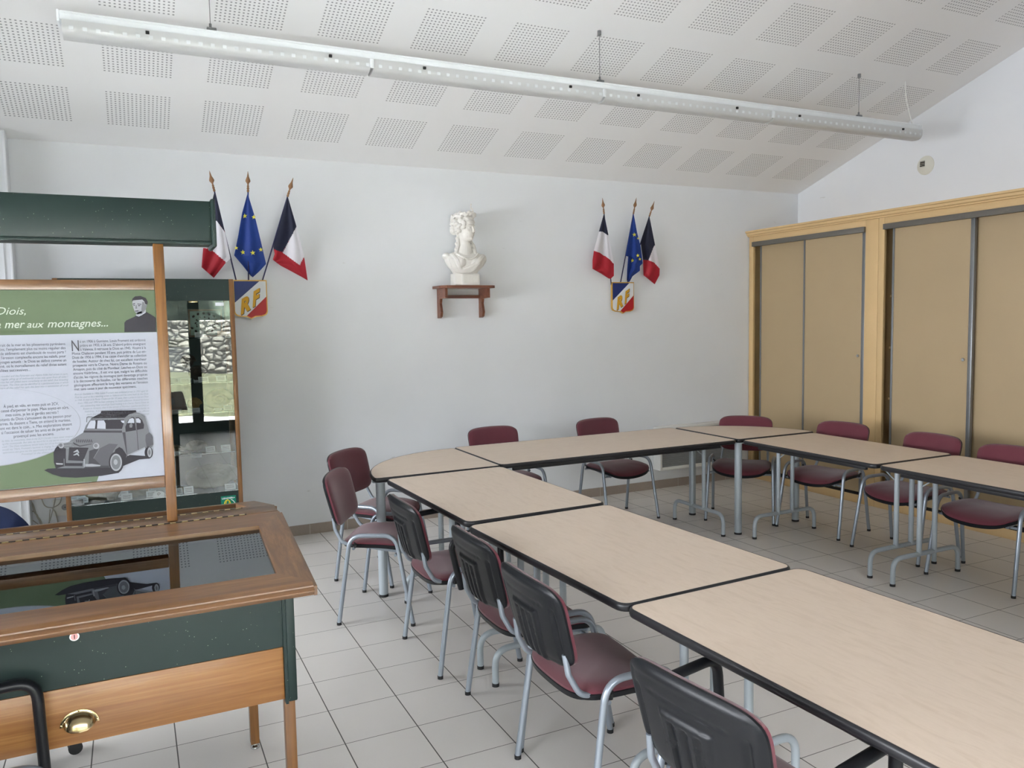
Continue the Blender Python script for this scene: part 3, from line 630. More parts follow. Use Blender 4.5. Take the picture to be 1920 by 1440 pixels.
def shield(cx, label):
    w, h = .25, .30; z0 = 2.055; yf = 6.385
    e = empty('flag_shield', (cx, YW, z0), 0, label, 'shield', 'tricolour RF flag holders on the wall')
    def out(s):   # outline, local (x,z)
        P = [(-w / 2, 0), (w / 2, 0), (w / 2, -h * .80)]
        for k in range(1, 5): a = k / 5 * PI / 2; P.append((w / 2 - .03 * (1 - math.cos(a)), -h * .80 - .035 * math.sin(a)))
        P += [(w * .33, -h * .935), (w * .12, -h * .945), (0, -h), (-w * .12, -h * .945), (-w * .33, -h * .935)]
        for k in range(4, 0, -1): a = k / 5 * PI / 2; P.append((-w / 2 + .03 * (1 - math.cos(a)), -h * .80 - .035 * math.sin(a)))
        P.append((-w / 2, -h * .80)); return [(x * s, (z + h / 2) * s - h / 2) for x, z in P]
    def clip(P, a, b, side):   # keep the side of the line a-b
        o = []; f = lambda p: ((b[0] - a[0]) * (p[1] - a[1]) - (b[1] - a[1]) * (p[0] - a[0])) * side
        for i in range(len(P)):
            p, q = P[i], P[(i + 1) % len(P)]; fp, fq = f(p), f(q)
            if fp >= 0: o.append(p)
            if fp * fq < 0: t = fp / (fp - fq); o.append((p[0] + (q[0] - p[0]) * t, p[1] + (q[1] - p[1]) * t))
        return o
    m = MB(); m.prism([(x, -.045, z) for x, z in out(1)], (0, .02, 0)); m.box(-.06, .06, -.026, 0, -.2, -.05); m.build('gold_rim', 'goldp', e, 0)
    P = out(.94); la, lb = (-w / 2, -h * .60), (w * .32, 0.0); ra, rb = (-w * .24, -h), (w / 2, -h * .40)
    for nm, Q, mt in (('blue_field', clip(P, la, lb, 1), 'sblue'), ('red_field', clip(P, ra, rb, -1), 'sred'), ('white_band', clip(clip(P, la, lb, -1), ra, rb, 1), 'swhite')):
        m = MB(); m.prism([(x, -.048, z) for x, z in Q], (0, .004, 0)); m.build(nm, mt, e, 0)
    for dx, dz, dy, mt, nm in ((.004, -.004, -.0492, 'pdark', 'letter_outline'), (0, 0, -.052, 'gold', 'lettering')):  # dark painted outline, offset behind the gold letters
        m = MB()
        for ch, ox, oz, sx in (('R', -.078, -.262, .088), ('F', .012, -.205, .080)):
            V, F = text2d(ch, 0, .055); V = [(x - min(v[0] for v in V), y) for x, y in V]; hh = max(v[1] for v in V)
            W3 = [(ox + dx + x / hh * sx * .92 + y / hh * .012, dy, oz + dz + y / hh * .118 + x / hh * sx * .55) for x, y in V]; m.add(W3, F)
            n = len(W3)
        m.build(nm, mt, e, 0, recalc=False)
    return e
shield(.854, 'blue white and red shield marked RF beside the glass display case'); shield(4.277, 'blue white and red shield marked RF on the wall right of the bust')

# ------------------------------------------------------------------ bust and its bracket
SX = 2.605
e = empty('wall_bracket_shelf', (SX, YW, 2.013), 0, 'small reddish brown wooden bracket shelf carrying the white bust', 'shelf')
m = MB(); P = [(-.245, 0), (.245, 0), (.245, -.215), (.215, -.235), (-.205, -.235), (-.245, -.16)]
m.prism([(x, y, -.024) for x, y in P], (0, 0, .022)); m.build('shelf_board', 'shelfw', e, 0)
m = MB(); m.box(-.19, .19, -.03, -.008, -.105, -.078); m.build('cross_rail', 'shelfw', e)
for s in (-1, 1):
    k = MB(); xx = s * .195; Q = [(-.0, -.024), (-.20, -.024), (-.20, -.105), (-.075, -.11), (-.062, -.15), (-.075, -.19), (-.085, -.225), (-.07, -.262), (-.04, -.275), (0, -.275)]
    k.prism([(xx - .011, y, z) for y, z in Q], (.022, 0, 0)); k.build('side_bracket', 'shelfw', e, 0)
e = empty('bust_of_a_woman', (SX, YW - .135, 2.013), 0, 'white plaster bust of a woman with a leafy crown on the wall bracket', 'statue')
def Rz(a): return Matrix.Rotation(a, 3, 'Z')
m = MB()
hd = Vector((.0, -.022, .487)); HS = 1.24                     # head centre
fw = Vector((.50, -.86, 0)).normalized(); sd = Vector((-fw.y, fw.x, 0))     # head forward, head left
HR = Matrix((( fw.x, sd.x, 0), (fw.y, sd.y, 0), (0, 0, 1)))
def hp(f, s, u): return hd + (fw * f + sd * s + Vector((0, 0, u))) * HS
def he(f, s, u, r, tilt=0): m.ell(hp(f, s, u), [q * HS for q in r], rot=HR @ Matrix.Rotation(tilt, 3, 'Y'), seg=20, rings=14)
he(-.012, 0, .018, (.084, .066, .078)); he(.022, 0, -.030, (.052, .050, .066)); he(.035, 0, -.072, (.030, .028, .022)); he(.030, 0, .028, (.044, .048, .034))
he(.0705, 0, -.012, (.011, .0072, .024), -.22); he(.079, 0, -.030, (.0085, .0088, .0065)); he(.060, 0, .010, (.016, .036, .006)); he(.0665, 0, -.0475, (.0085, .0150, .0038)); he(.0645, 0, -.0560, (.0080, .0125, .0042)); he(.055, 0, -.079, (.013, .0145, .0105))
for s in (-1, 1): he(.044, s * .024, -.030, (.022, .019, .020)); he(.0595, s * .021, -.006, (.0075, .0105, .0045)); he(-.002, s * .058, -.016, (.014, .006, .017)); he(.018, s * .030, -.056, (.034, .015, .022), .3)
m.tube([hp(-.02, 0, -.03), hp(-.012, 0, -.08), Vector((.0, -.018, .345)), Vector((-.005, -.005, .27))], [.055, .050, .052, .088], seg=20)
rnd = random.Random(3)
for k in range(120):                               # hair: curls over the skull, behind and over the ears
    a = rnd.uniform(.75, 2 * PI - .75); u = rnd.uniform(-.055, .085); rr = .074 * math.sqrt(max(0.05, 1 - (u / .10) ** 2))
    he(-.014 + rr * math.cos(a) * 1.12, rr * math.sin(a) * .92, .014 + u, (.014, .014, .009), rnd.uniform(-1, 1))
for k in range(30): a = rnd.uniform(-.9, .9); he(.040 * math.cos(a) + .012, .052 * math.sin(a), .058 + rnd.uniform(-.006, .01), (.013, .012, .008))
he(-.088, 0, -.012, (.032, .036, .032))
for k in range(34):                                # leafy crown
    a = 2 * PI * k / 34; c = hp(-.008 + .084 * math.cos(a), .073 * math.sin(a), .072 + .012 * math.cos(a) + rnd.uniform(-.008, .012))
    m.ell(c, (.023, .009, .014), rot=HR @ Rz(a + 1.2) @ Matrix.Rotation(rnd.uniform(-.9, .4), 3, 'Y'), seg=10, rings=7)
for f, s, u in ((.070, 0, .115), (.062, .02, .10), (.066, -.02, .10), (.058, 0, .130)): m.ell(hp(f, s, u), (.006, .006, .020), rot=HR, seg=8, rings=6)
he(.060, 0, .150, (.006, .006, .008))
for s0, s1 in ((Vector((-.062, -.02, .425)), Vector((-.098, -.055, .255))), (Vector((.06, .02, .40)), Vector((.082, -.065, .268)))):   # locks on the shoulders
    for k in range(12): t = k / 11; p = s0.lerp(s1, t) + Vector((.006 * math.sin(k * 2.2), 0, 0)); m.ell(p, (.013, .013, .015), rot=Rz(k), seg=10, rings=6)
    m.tube([s0, s0.lerp(s1, .5) + Vector((.012, 0, 0)), s1], [.012, .014, .012], seg=8)
# torso: loft of ellipses
prof = [(.085, .045, .100, 0), (.125, .062, .125, 0), (.165, .082, .165, .004), (.205, .092, .185, .004), (.240, .088, .188, .0), (.262, .070, .160, 0), (.280, .052, .105, 0), (.30, .045, .06, 0)]
V = []; F = []; sg = 40
for z, ry, rx, dx in prof:
    for k in range(sg): a = 2 * PI * k / sg; V.append((dx + rx * math.cos(a), -.012 + ry * math.sin(a), z))
for i in range(len(prof) - 1):
    for k in range(sg): F.append([i * sg + k, i * sg + (k + 1) % sg, (i + 1) * sg + (k + 1) % sg, (i + 1) * sg + k])
F.append(list(range(sg))[::-1]); F.append([(len(prof) - 1) * sg + k for k in range(sg)]); m.add(V, F)
m.ell((-.066, -.072, .195), (.058, .042, .052)); m.ell((.070, -.072, .190), (.060, .042, .054)); m.ell((-.165, -.01, .245), (.035, .045, .03)); m.ell((.165, -.005, .225), (.036, .05, .045))
def tor(x, z, o=0.):                                # a point on the front of the torso
    for i in range(len(prof) - 1):
        if prof[i][0] <= z <= prof[i + 1][0]: t = (z - prof[i][0]) / (prof[i + 1][0] - prof[i][0]); ry = prof[i][1] + (prof[i + 1][1] - prof[i][1]) * t; rx = prof[i][2] + (prof[i + 1][2] - prof[i][2]) * t; break
    else: ry, rx = (.045, .10) if z < .1 else (.045, .06)
    q = max(0, 1 - (x / rx) ** 2) ** .5; bump = .030 * math.exp(-((abs(x) - .068) / .045) ** 2 - ((z - .19) / .045) ** 2); return Vector((x, -.012 - ry * q - bump - o, z))
for k in range(9):                                  # drapery folds from the right shoulder to the lower left
    o = k * .013; pts = [tor(.165 - o * .35, .262 - o * .5, .004), tor(.10 - o * .3, .225 - o * .8, .008), tor(.03, .168 - o * .55, .010), tor(-.05, .132 - o * .25, .008), tor(-.11, .150 - o * .3, .006), tor(-.155 + o * .2, .215 - o * .6, .006)]
    m.tube(fillet(pts, .08, 5), .0085 + .0035 * (k % 2), seg=8)
for k in range(5): o = k * .012; m.tube([tor(-.175 + o, .262, .004), tor(-.150 + o, .21, .008), tor(-.115 + o * .8, .15, .008), tor(-.08 + o, .112, .004)], .0065 + .003 * (k % 2), seg=8)
for k in range(17): t = k / 16; x = -.095 + .19 * t; z = .262 - .045 * math.sin(PI * t); m.ell(tor(x, z, .006), (.009, .008, .007), seg=10, rings=6)
bo = m.build('figure', 'plaster', e, 0)
bo['label'] = 'head and draped shoulders'
md = bo.modifiers.new('r', 'REMESH'); md.mode = 'VOXEL'; md.voxel_size = .0034; md.use_smooth_shade = True
md = bo.modifiers.new('s', 'SMOOTH'); md.iterations = 2; md.factor = .5
m = MB(); m.box(-.108, .112, -.055, .06, 0, .10, 0, .004); m.box(-.052, .112, -.068, -.05, 0, .093, 0, .004)
for i in range(11): m.box(-.036 + i * .0125, -.032 + i * .0125, -.0695, -.066, .02, .085)
m.build('pedestal', 'plaster', e)

# ------------------------------------------------------------------ the display desk with its information board
DX, DY = -.40, 3.0
e = empty('display_desk', (DX, DY, 0), 0, 'green and oak sloping display desk with a glass lid and an information board', 'display desk')
xr = .459; xl = -1.26; zF, zR, yF, yR = .925, 1.025, 2.36, 2.945
def L(x, y, z): return Vector((x - DX, y - DY, z))
def BX(m, x0, x1, y0, y1, z0, z1, **k): m.box(x0 - DX, x1 - DX, y0 - DY, y1 - DY, z0, z1, **k)
th = .034
def slope_lid(sgn, nm):
    yy = lambda y: y if sgn > 0 else 2 * DY - y
    zz = lambda y: zF + (zR - zF) * (y - yF) / (yR - yF)
    g = (-1.17, .372, 2.463, 2.836)   # glass opening
    def strip(m, P, t=th):            # top polygon in (x, y), sunk by t
        top = [L(x, yy(y), zz(y)) for x, y in P]; m.prism(top, (0, 0, -t))
    m = MB(); strip(m, [(xl, yF + .02), (xr, yF + .02), (g[1], g[2]), (g[0], g[2])])
    # moulded nose along the front
    pr = [(0.02, 0), (.006, -.001), (0, -.004), (-.001, -.008), (-.010, -.010), (-.016, -.015), (-.016, -.019), (-.009, -.025), (-.004, -.032), (.02, -.036)]
    m.prism([L(xl, yy(yF + a), zF + (zR - zF) * .02 / .585 * (a > .01) + b) for a, b in pr], (xr - xl, 0, 0)); lid = m.build('lid_frame', 'woodx', e, 30)
    m = MB(); strip(m, [(g[0], g[3]), (g[1], g[3]), (xr, yR), (xl, yR)]); m.build('rail', 'woodx', lid, 0)
    for xx, s in ((xr, 1), (xl, -1)):
        m = MB(); strip(m, [(g[1], g[2]), (xr, yF + .02), (xr, yR), (g[1], g[3])] if s > 0 else [(xl, yF + .02), (g[0], g[2]), (g[0], g[3]), (xl, yR)])
        m.prism([L(xx, yy(yF - .004), zF - .002 - .032), L(xx, yy(yR), zR - .002 - .032), L(xx, yy(yR), zR - .006), L(xx, yy(yF - .004), zF - .006)], (s * .010, 0, 0)); m.build('side_rail', 'woody', lid, 0)
    m = MB(); strip(m, [(g[0] - .004, g[2] - .004), (g[1] + .004, g[2] - .004), (g[1] + .004, g[3] + .004), (g[0] - .004, g[3] + .004)], .0); 
    m = MB(); P = [(g[0] - .003, g[2] - .003), (g[1] + .003, g[2] - .003), (g[1] + .003, g[3] + .003), (g[0] - .003, g[3] + .003)]
    m.prism([L(x, yy(y), zz(y) - .014) for x, y in P], (0, 0, -.004)); m.build('glass_lid', 'glassd', e, 0)
slope_lid(1, 'a'); slope_lid(-1, 'b')
m = MB(); BX(m, xl, xr - .003, yR + .002, 2 * DY - yR - .002, zR - .04, zR + .002, b=.002); m.build('ridge_board', 'woodx', e)
for yh in (yR, 2 * DY - yR):
    m = MB(); m.tube([L(xl + .06, yh, zR + .001), L(.345, yh, zR + .001)], .0022, seg=8); hg = m.build('hinge', 'dark', e)
    k = MB(); x = xl + .06
    while x < .335: k.tube([L(x, yh, zR + .0012), L(x + .019, yh, zR + .0012)], .0026, seg=8); x += .038
    k.build('hinge_knuckles', 'brass', hg)
# carcass
m = MB(); yb = 2 * DY - 2.52
BX(m, -1.20, .388, 2.520, 2.538, .686, .885); m.build('green_front_panel', 'green', e, 0); m = MB(); BX(m, -1.20, .388, yb - .018, yb, .50, .885); m.build('green_back_panel', 'green', e, 0)
m = MB(); BX(m, -1.20, .388, 2.54, yb - .02, .686, .698); BX(m, -1.20, -1.19, 2.54, yb - .02, .51, .86); m.build('tray_floor', 'greend', e, 0)
m = MB(); BX(m, .388, .397, 2.51, yb - .0, .50, .885); m.prism([L(.388, 2.54, .885), L(.388, yb - .02, .885), L(.388, DY, .975)], (.009, 0, 0)); BX(m, .397, .424, 2.505, 2.524, .508, .87, b=.004); m.build('green_side_panel', 'green', e, 30)
m = MB(); BX(m, -1.19, .387, 2.522, 2.542, .513, .683, b=.0015); d = m.build('drawer', 'drawer', e)
m = MB(); BX(m, -1.18, .377, 2.542, 2.90, .52, .67); m.build('drawer_box', 'greend', d, 0)
def cup_handle(cx):
    k = MB(); n = 22; rings = []
    for i in range(n + 1):
        a = PI * i / n; X, Z = math.cos(a), math.sin(a); rings.append([(cx + .050 * X, 2.520, .571 + .044 * Z), (cx + .050 * X, 2.5175, .571 + .044 * Z), (cx + .043 * X, 2.5165, .572 + .036 * Z), (cx + .041 * X, 2.512, .572 + .033 * Z), (cx + .037 * X, 2.502, .570 + .028 * Z), (cx + .030 * X, 2.494, .566 + .020 * Z), (cx + .020 * X, 2.489, .562 + .012 * Z), (cx + .0, 2.488, .560)])
    k.grid([[L(*p) for p in r] for r in rings]); hd_ = k.build('cup_handle', 'brass', d, 60)
    s = MB()
    for a in (.1, PI / 2, PI - .1): s.add(*(lambda c: bevel_box(c, (.006, .003, .006), .001))(L(cx + .046 * math.cos(a), 2.516, .573 + .040 * math.sin(a)))) if True else None
    s.build('screw', 'brass', hd_)
cup_handle(-.186)
m = MB(); m.V = []; q = L(-.185, 2.512, .832); m.tube([q, q + Vector((0, .01, 0))], .0125, seg=24); m.build('lock', 'chrome', e)
m = MB(); m.tube([q + Vector((0, -.001, 0)), q + Vector((0, .004, 0))], .0095, seg=20); o = m.build('lock_face', flat('pinkish_copper', 'c08a8a', .3, .7), e); m = MB(); m.box(q.x - .0012, q.x + .0012, q.y - .002, q.y, q.z - .006, q.z + .006); m.build('keyhole', 'dark', e, 0)
for lx, ly in ((.404, 2.553), (.372, 3.24), (-1.17, 2.553), (-1.17, 3.24)):
    w = .017; m = MB(); BX(m, lx - w, lx + w, ly - w, ly + w, .022, .70 if ly < 3 else .52, b=.003); lg = m.build('leg', 'woodz', e)
    k = MB(); k.lathe([(.016, 0), (.018, .003), (.017, .009), (.008, .014), (.006, .022)], seg=18, org=tuple(L(lx, ly, 0))); k.build('glide', 'chrome', lg)
# posts, header, board
YP = 2.98
for px in (.1015, -1.03):
    m = MB(); BX(m, px - .0165, px + .0165, YP - .018, YP + .018, zR + .003, 1.985, b=.003); m.build('post', 'woodz', e)
m = MB(); BX(m, -1.22, .272, YP - .06, YP + .09, 1.985, 2.128, b=.003); BX(m, .270, .285, YP - .072, YP + .10, 1.972, 2.136, b=.006); BX(m, -1.235, -1.22, YP - .072, YP + .10, 1.972, 2.136, b=.006); BX(m, -1.22, .270, YP - .068, YP - .058, 1.980, 1.992, b=.003)
m.build('header', 'green', e, 30)
m = MB(); BX(m, -1.012, .084, YP - .014, YP + .014, 1.829, 1.862, b=.002); m.build('board_rail', 'woodx', e); m = MB(); BX(m, -1.012, .084, YP - .014, YP + .014, 1.150, 1.190, b=.002); m.build('board_rail', 'woodx', e)
# the printed board (its own flat coordinates: x, z on the plane YP)
PZ0, PZ1, PX0, PX1 = 1.190, 1.829, -1.012, .084
yp = YP - .004
m = MB(); BX(m, PX0, PX1, yp, yp + .006, PZ0, PZ1); pan = m.build('information_board', 'pwhite', e, 0)
def poly(m, P, lay, mi=0):      # P in photo pixels traced on the board
    Q = [at(u, v, YP) for u, v in P]; y = yp - .0004 * lay; m.add([L(q[0], y, q[2]) for q in Q], [list(range(len(Q)))], mi)
def polyw(m, P, lay, mi=0): m.add([L(x, yp - .0004 * lay, z) for x, z in P], [list(range(len(P)))], mi)
m = MB(); polyw(m, [(PX0, 1.686), (PX1, 1.686), (PX1, PZ1), (PX0, PZ1)], 1); m.build('green_title_band', 'pgreen', pan, 0, False)
m = MB(); Q = [at(u, v, YP) for u, v in ((181, 904), (186, 890), (185, 868), (136, 827), (118, 817))]; polyw(m, [(PX0, PZ0 + .001), (-.142, PZ0 + .001)] + [(q[0], q[2]) for q in Q] + [(PX0, 1.40)], 1)
m.build('green_lower_field', 'pgreen', pan, 0, False)
m = MB(); C = (-.425, 1.395); P = [(C[0] + .262 * math.cos(t), C[1] + .125 * math.sin(t)) for t in np.linspace(0, 2 * PI, 60, endpoint=False)]; polyw(m, [(C[0] + (x - C[0]) * 1.006, C[1] + (z - C[1]) * 1.012 - .001) for x, z in P], 2, 1); polyw(m, P, 3, 0); m.build('white_speech_oval', ['pwhite', 'pg3'], pan, 0, False)
def put_text(lines, mat, nm, lay=6, bold=0., shear=0.):
    m = MB()
    for s, x0, x1, zb, h in lines:
        V, F = text2d(s, shear, bold); mx = max(v[0] for v in V); mn = min(v[0] for v in V)
        sc = h; kx = (x1 - x0) / (mx - mn) if x1 is not None else sc
        m.add([L(x0 + (x - mn) * kx, yp - .0004 * lay, zb + y * sc) for x, y in V], F)
    return m.build(nm, mat, pan, 0, False)
def row(u0, u1, v, dv):          # text baseline from two traced pixels
    a = at(u0, v, YP); b = at(u1, v + dv, YP); return a[0], b[0], (a[2] + b[2]) / 2
TX0, TX1 = -.174, .047
put_text([('Diois,', -.378, -.297, 1.751, .034), ('de la', -.52, -.400, 1.702, .05)][:1], 'tcream', 'title_text', shear=.35)
put_text([('la', -.395, -.367, 1.7085, .034), ('mer', -.357, -.301, 1.7085, .035), ('aux', -.296, -.248, 1.7085, .031), ('montagnes...', -.239, -.064, 1.7085, .035)], 'tcream', 'title_text', shear=.3, bold=.008)
put_text([('s, from the sea to the mountains...', -.39, -.182, 1.6935, .014)], 'pshade', 'subtitle_text', shear=.4)
FR = ["é en 1906 à Gumiane, Louis Froment est ordonné", "prêtre en 1933, à 26 ans. D'abord prêtre enseignant", "à Valence, il retrouve le Diois en 1945. Vicaire à la", "Motte Chalacon pendant 10 ans, puis prêtre de Luc-en-",
      "Diois de 1956 à 1994, il ne cesse d'enrichir sa collection", "de fossiles. Autour de chez lui, cet excellent marcheur", "prospecte vers la Charce, Notre Dame de Rosans ou", "Arnayon, puis du côté de Montlaur, Lesches-en-Diois ou",
      "encore Valdrôme... Il est vrai que, malgré les difficultés", "d'accès, les régions de montagne sont davantage propices", "à la découverte de fossiles, car les différentes couches", "géologiques affleurent le long des versants et l'érosion", "met sans cesse à jour de nouveaux spécimens."]
z0 = 1.656; dz = .01305; ln = []
for i, s in enumerate(FR): ln.append((s, TX0 + (.024 if i < 3 else 0), TX1 if i < 12 else TX1 - .036, z0 - i * dz, .0125))
put_text(ln, 'ink', 'french_paragraph'); put_text([('N', TX0, TX0 + .021, 1.629, .052)], 'ink', 'drop_capital')
EN = ["Born at Gumiane in 1906, Louis Froment was ordained priest in 1933 aged 26.", "First he used to be a teaching priest in Valence and he came back to the Diois", "in 1945. A vicar in la Motte Chalancon for 10 years, then a priest in Luc-en-Diois", "from 1956 until 1994 he kept enlarging his fossil-collection. Around his home",
      "this outstanding hiker would go fossil-hunting in la Charce, Notre Dame de", "Rosans or Arnayon, then in the vicinity of Montlaur, Lesches-en-Diois or", "Valdrôme... It is true that despite the fact mountain-areas are harder to", "reach, they are more likely to hold fossils for discovery as the different", "geological layers outcrop along the slopes and erosion unceasingly", "lays bare some new specimens."]
ln = []; offs = [0, 0, 0, .008, .015, .022, .027, .031, .034, .036]
for i, s in enumerate(EN): ln.append((s, TX0 + offs[i], TX1 if i < 9 else TX1 - .10, 1.4835 - i * .0098, .0088))
put_text(ln, 'inkl', 'english_paragraph', shear=.3)
LF = ["retrait de la mer et les plissements pyrénéens", "alpins, l'empilement plus ou moins régulier des", "es de sédiments est chamboulé de toutes parts !", "de l'érosion complexifie encore les reliefs, pour", "paysages actuels : le Diois se définit comme un", "onné, où le morcellement du relief divise autant", "vallées successives..."]
ln = []
for i, s in enumerate(LF): ln.append((s, -.385, -.192 if i < 6 else -.295, 1.650 - i * .0134, .0125))
put_text(ln, 'ink', 'french_paragraph')
LE = ["had receded and the Pyrenean and Alpine folds had arisen in turn,", "less regular piling up of sedimental strata was upset from all sides !", "process has still added more complexity to the relief, thus breeding", "landscapes. The Diois can be identified as a partitioned area in which", "pattern of the relief has split the land into a succession of small"]
put_text([(s, -.390, -.190, 1.5525 - i * .0094, .0088) for i, s in enumerate(LE)], 'inkl', 'english_paragraph', shear=.3)
OV = [("À pied, en vélo, en moto puis en 2CV,", -.375, -.222), ("i cessé d'arpenter le pays. Mais soyez-en sûrs,", -.388, -.193), ("mes coins, je les ai gardés secrets !", -.371, -.224), ("bitants du Diois s'amusaient de ma passion pour", -.388, -.187), ("erres. Ils disaient « Tiens, on entend le marteau,", -.388, -.190), ("ent est dans le coin... ». Mes explorations étaient", -.388, -.187), ("si l'occasion de saluer les amis et de parler en", -.386, -.195), ("provençal avec les anciens.", -.353, -.240)]
put_text([(s, a, b, 1.4545 - i * .0140, .0135) for i, (s, a, b) in enumerate(OV)], 'ink', 'french_paragraph')
OE = ["by bike, by motorbike, then in my 2CV Citroën I have never stopped", "ng the countryside. But take my word for it, my secret spots are still", "used ! The Diois inhabitants would make fun of my fondness for rocks,", "would say \"Hark, Froment's hammer is ringing, he must be around...\"", "xplorations also gave me the opportunity to drop in on friends and talk", "Provençal to the elders."]
put_text([(s, -.386 if i < 5 else -.335, -.185 if i < 5 else -.258, 1.3455 - i * .0094, .0088) for i, s in enumerate(OE)], 'inkl', 'english_paragraph', shear=.3)
# printed picture of the old car, traced (crop coordinates /8 from 80,760)
def q8(L8): return [(80 + a / 8, 760 + b / 8) for a, b in L8]
m = MB(); mats = ['pdark', 'pg1', 'pg2', 'pg3', 'pwhite', 'pg4']
def pc(L8, lay, mi): poly(m, q8(L8), lay, mi)
pc([(25, 970), (80, 945), (200, 940), (1000, 800), (1300, 740), (1600, 760), (1600, 795), (1450, 808), (1210, 905), (1180, 960), (1140, 1010), (880, 1055), (500, 1082), (280, 1070), (150, 1030)], 4, 0)
pc([(170, 700), (195, 640), (240, 580), (400, 550), (440, 510), (520, 460), (610, 405), (650, 300), (730, 190), (870, 115), (1350, 95), (1440, 110), (1530, 160), (1560, 250), (1600, 400), (1640, 440), (1660, 580), (1640, 625), (1540, 640), (1270, 750), (1180, 900), (1000, 930), (620, 940), (200, 940), (170, 800)], 5, 2)
pc([(165, 700), (195, 640), (235, 600), (350, 640), (350, 900), (200, 945), (170, 850)], 6, 0)
pc([(700, 680), (780, 650), (840, 650), (760, 790), (1000, 880), (1000, 930), (620, 940), (690, 860)], 6, 5)
pc([(770, 790), (860, 640), (1000, 570), (1130, 580), (1060, 680), (1020, 800), (1000, 900), (880, 900)], 7, 1)
pc([(725, 190), (870, 115), (880, 80), (1400, 72), (1405, 100), (1300, 130), (1230, 185)], 6, 0)
pc([(655, 350), (700, 250), (730, 215), (1220, 210), (1225, 240), (1190, 350)], 6, 0); pc([(660, 345), (700, 255), (725, 225), (790, 222), (795, 260), (785, 345)], 7, 4); pc([(815, 345), (825, 225), (920, 222), (945, 270), (945, 350)], 7, 4)
pc([(1170, 225), (1225, 225), (1225, 265), (1190, 255)], 7, 4)
pc([(620, 375), (1190, 375), (1190, 408), (610, 405)], 7, 5)
pc([(1245, 395), (1240, 320), (1280, 220), (1340, 170), (1375, 180), (1400, 370)], 6, 0); pc([(1270, 262), (1300, 205), (1345, 185), (1368, 200), (1375, 262)], 7, 4)
pc([(1415, 365), (1395, 180), (1440, 175), (1490, 215), (1520, 290), (1515, 345)], 6, 0); pc([(1405, 255), (1398, 195), (1440, 190), (1470, 225), (1468, 262)], 7, 4); pc([(1300, 290), (1330, 260), (1350, 290), (1340, 330), (1305, 330)], 8, 2)
pc([(400, 625), (690, 632), (610, 830), (385, 820)], 8, 0)
for i in range(7): z = 650 + i * 24; pc([(398, z), (680 - i * 12, z + 6), (680 - i * 12, z + 10), (398, z + 4)], 9, 5)
for dy in (0, 45): pc([(460, 735 + dy - 40), (525, 655 + dy), (550, 700 + dy), (545, 715 + dy), (520, 690 + dy), (470, 742 + dy - 40)], 10, 3)
for cx, cy, r in ((280, 598, 42), (805, 605, 46)): pc([(cx + r * math.cos(t), cy + r * math.sin(t)) for t in np.linspace(0, 2 * PI, 20, endpoint=False)], 9, 3); pc([(cx - 6 + r * .6 * math.cos(t), cy - 5 + r * .6 * math.sin(t)) for t in np.linspace(0, 2 * PI, 16, endpoint=False)], 10, 2)
pc([(1060, 770), (1090, 660), (1150, 620), (1200, 650), (1260, 740), (1230, 860), (1180, 900), (1060, 930)], 8, 0)
for cx, cy, rx, ry, li, mi in ((1105, 850, 112, 160, 9, 0), (1102, 850, 88, 130, 10, 3), (1100, 850, 70, 105, 11, 2), (1095, 845, 30, 42, 12, 3), (1590, 705, 62, 92, 5, 0), (1603, 700, 34, 74, 9, 3), (1600, 700, 16, 40, 10, 2)):
    pc([(cx + rx * math.cos(t), cy + ry * math.sin(t)) for t in np.linspace(0, 2 * PI, 24, endpoint=False)], li, mi)
pc([(640, 875), (740, 872), (870, 890), (865, 908), (740, 915), (640, 915)], 10, 3); pc([(615, 800), (636, 800), (632, 920), (618, 920)], 11, 3); pc([(200, 858), (310, 865), (305, 885), (210, 882)], 10, 3); pc([(318, 795), (330, 795), (332, 900), (320, 900)], 11, 2); pc([(345, 860), (600, 862), (598, 905), (345, 903)], 10, 0)
pc([(1195, 400), (1240, 400), (1270, 745), (1255, 700)], 8, 5); pc([(1404, 300), (1412, 300), (1440, 670), (1430, 670)], 8, 5); pc([(450, 545), (560, 600), (740, 570), (735, 580), (560, 615), (470, 580)], 8, 5); pc([(1270, 740), (1535, 620), (1535, 640), (1275, 755)], 9, 3)
pc([(1545, 440), (1600, 400), (1650, 470), (1655, 590), (1560, 620), (1540, 520)], 6, 1)
for i in range(9): x = 500 + i * 28; pc([(x, 520), (x + 8, 500), (x + 24, 545), (x + 16, 560)], 9, 5)
pc([(655, 250), (660, 175), (690, 162), (745, 165), (745, 172), (695, 170), (670, 182), (668, 250)], 9, 2)
m.build('car_picture', mats, pan, 0, False)
# printed portrait (crop coordinates /6 from 0,530)
def q6(L6): return [(a / 6, 530 + b / 6) for a, b in L6]
m = MB(); mats = ['pdark', 'pg1', 'pg2', 'pg3', 'pwhite', 'pg4']
def pp(P, lay, mi): poly(m, q6(P), lay, mi)
pp([(1400, 556), (1400, 450), (1420, 425), (1520, 380), (1535, 350), (1640, 325), (1740, 385), (1752, 400), (1755, 553)], 4, 0)
pp([(1525, 370), (1540, 340), (1640, 300), (1642, 335), (1590, 370)], 5, 3); pp([(1488, 240), (1492, 190), (1560, 175), (1625, 190), (1650, 250), (1638, 300), (1600, 345), (1545, 358), (1515, 325), (1500, 285)], 5, 3)
pp([(1482, 215), (1490, 180), (1520, 155), (1580, 150), (1640, 175), (1662, 215), (1658, 245), (1635, 245), (1625, 215), (1600, 190), (1500, 200)], 6, 0); pp([(1632, 250), (1652, 250), (1650, 280), (1636, 290)], 6, 2)
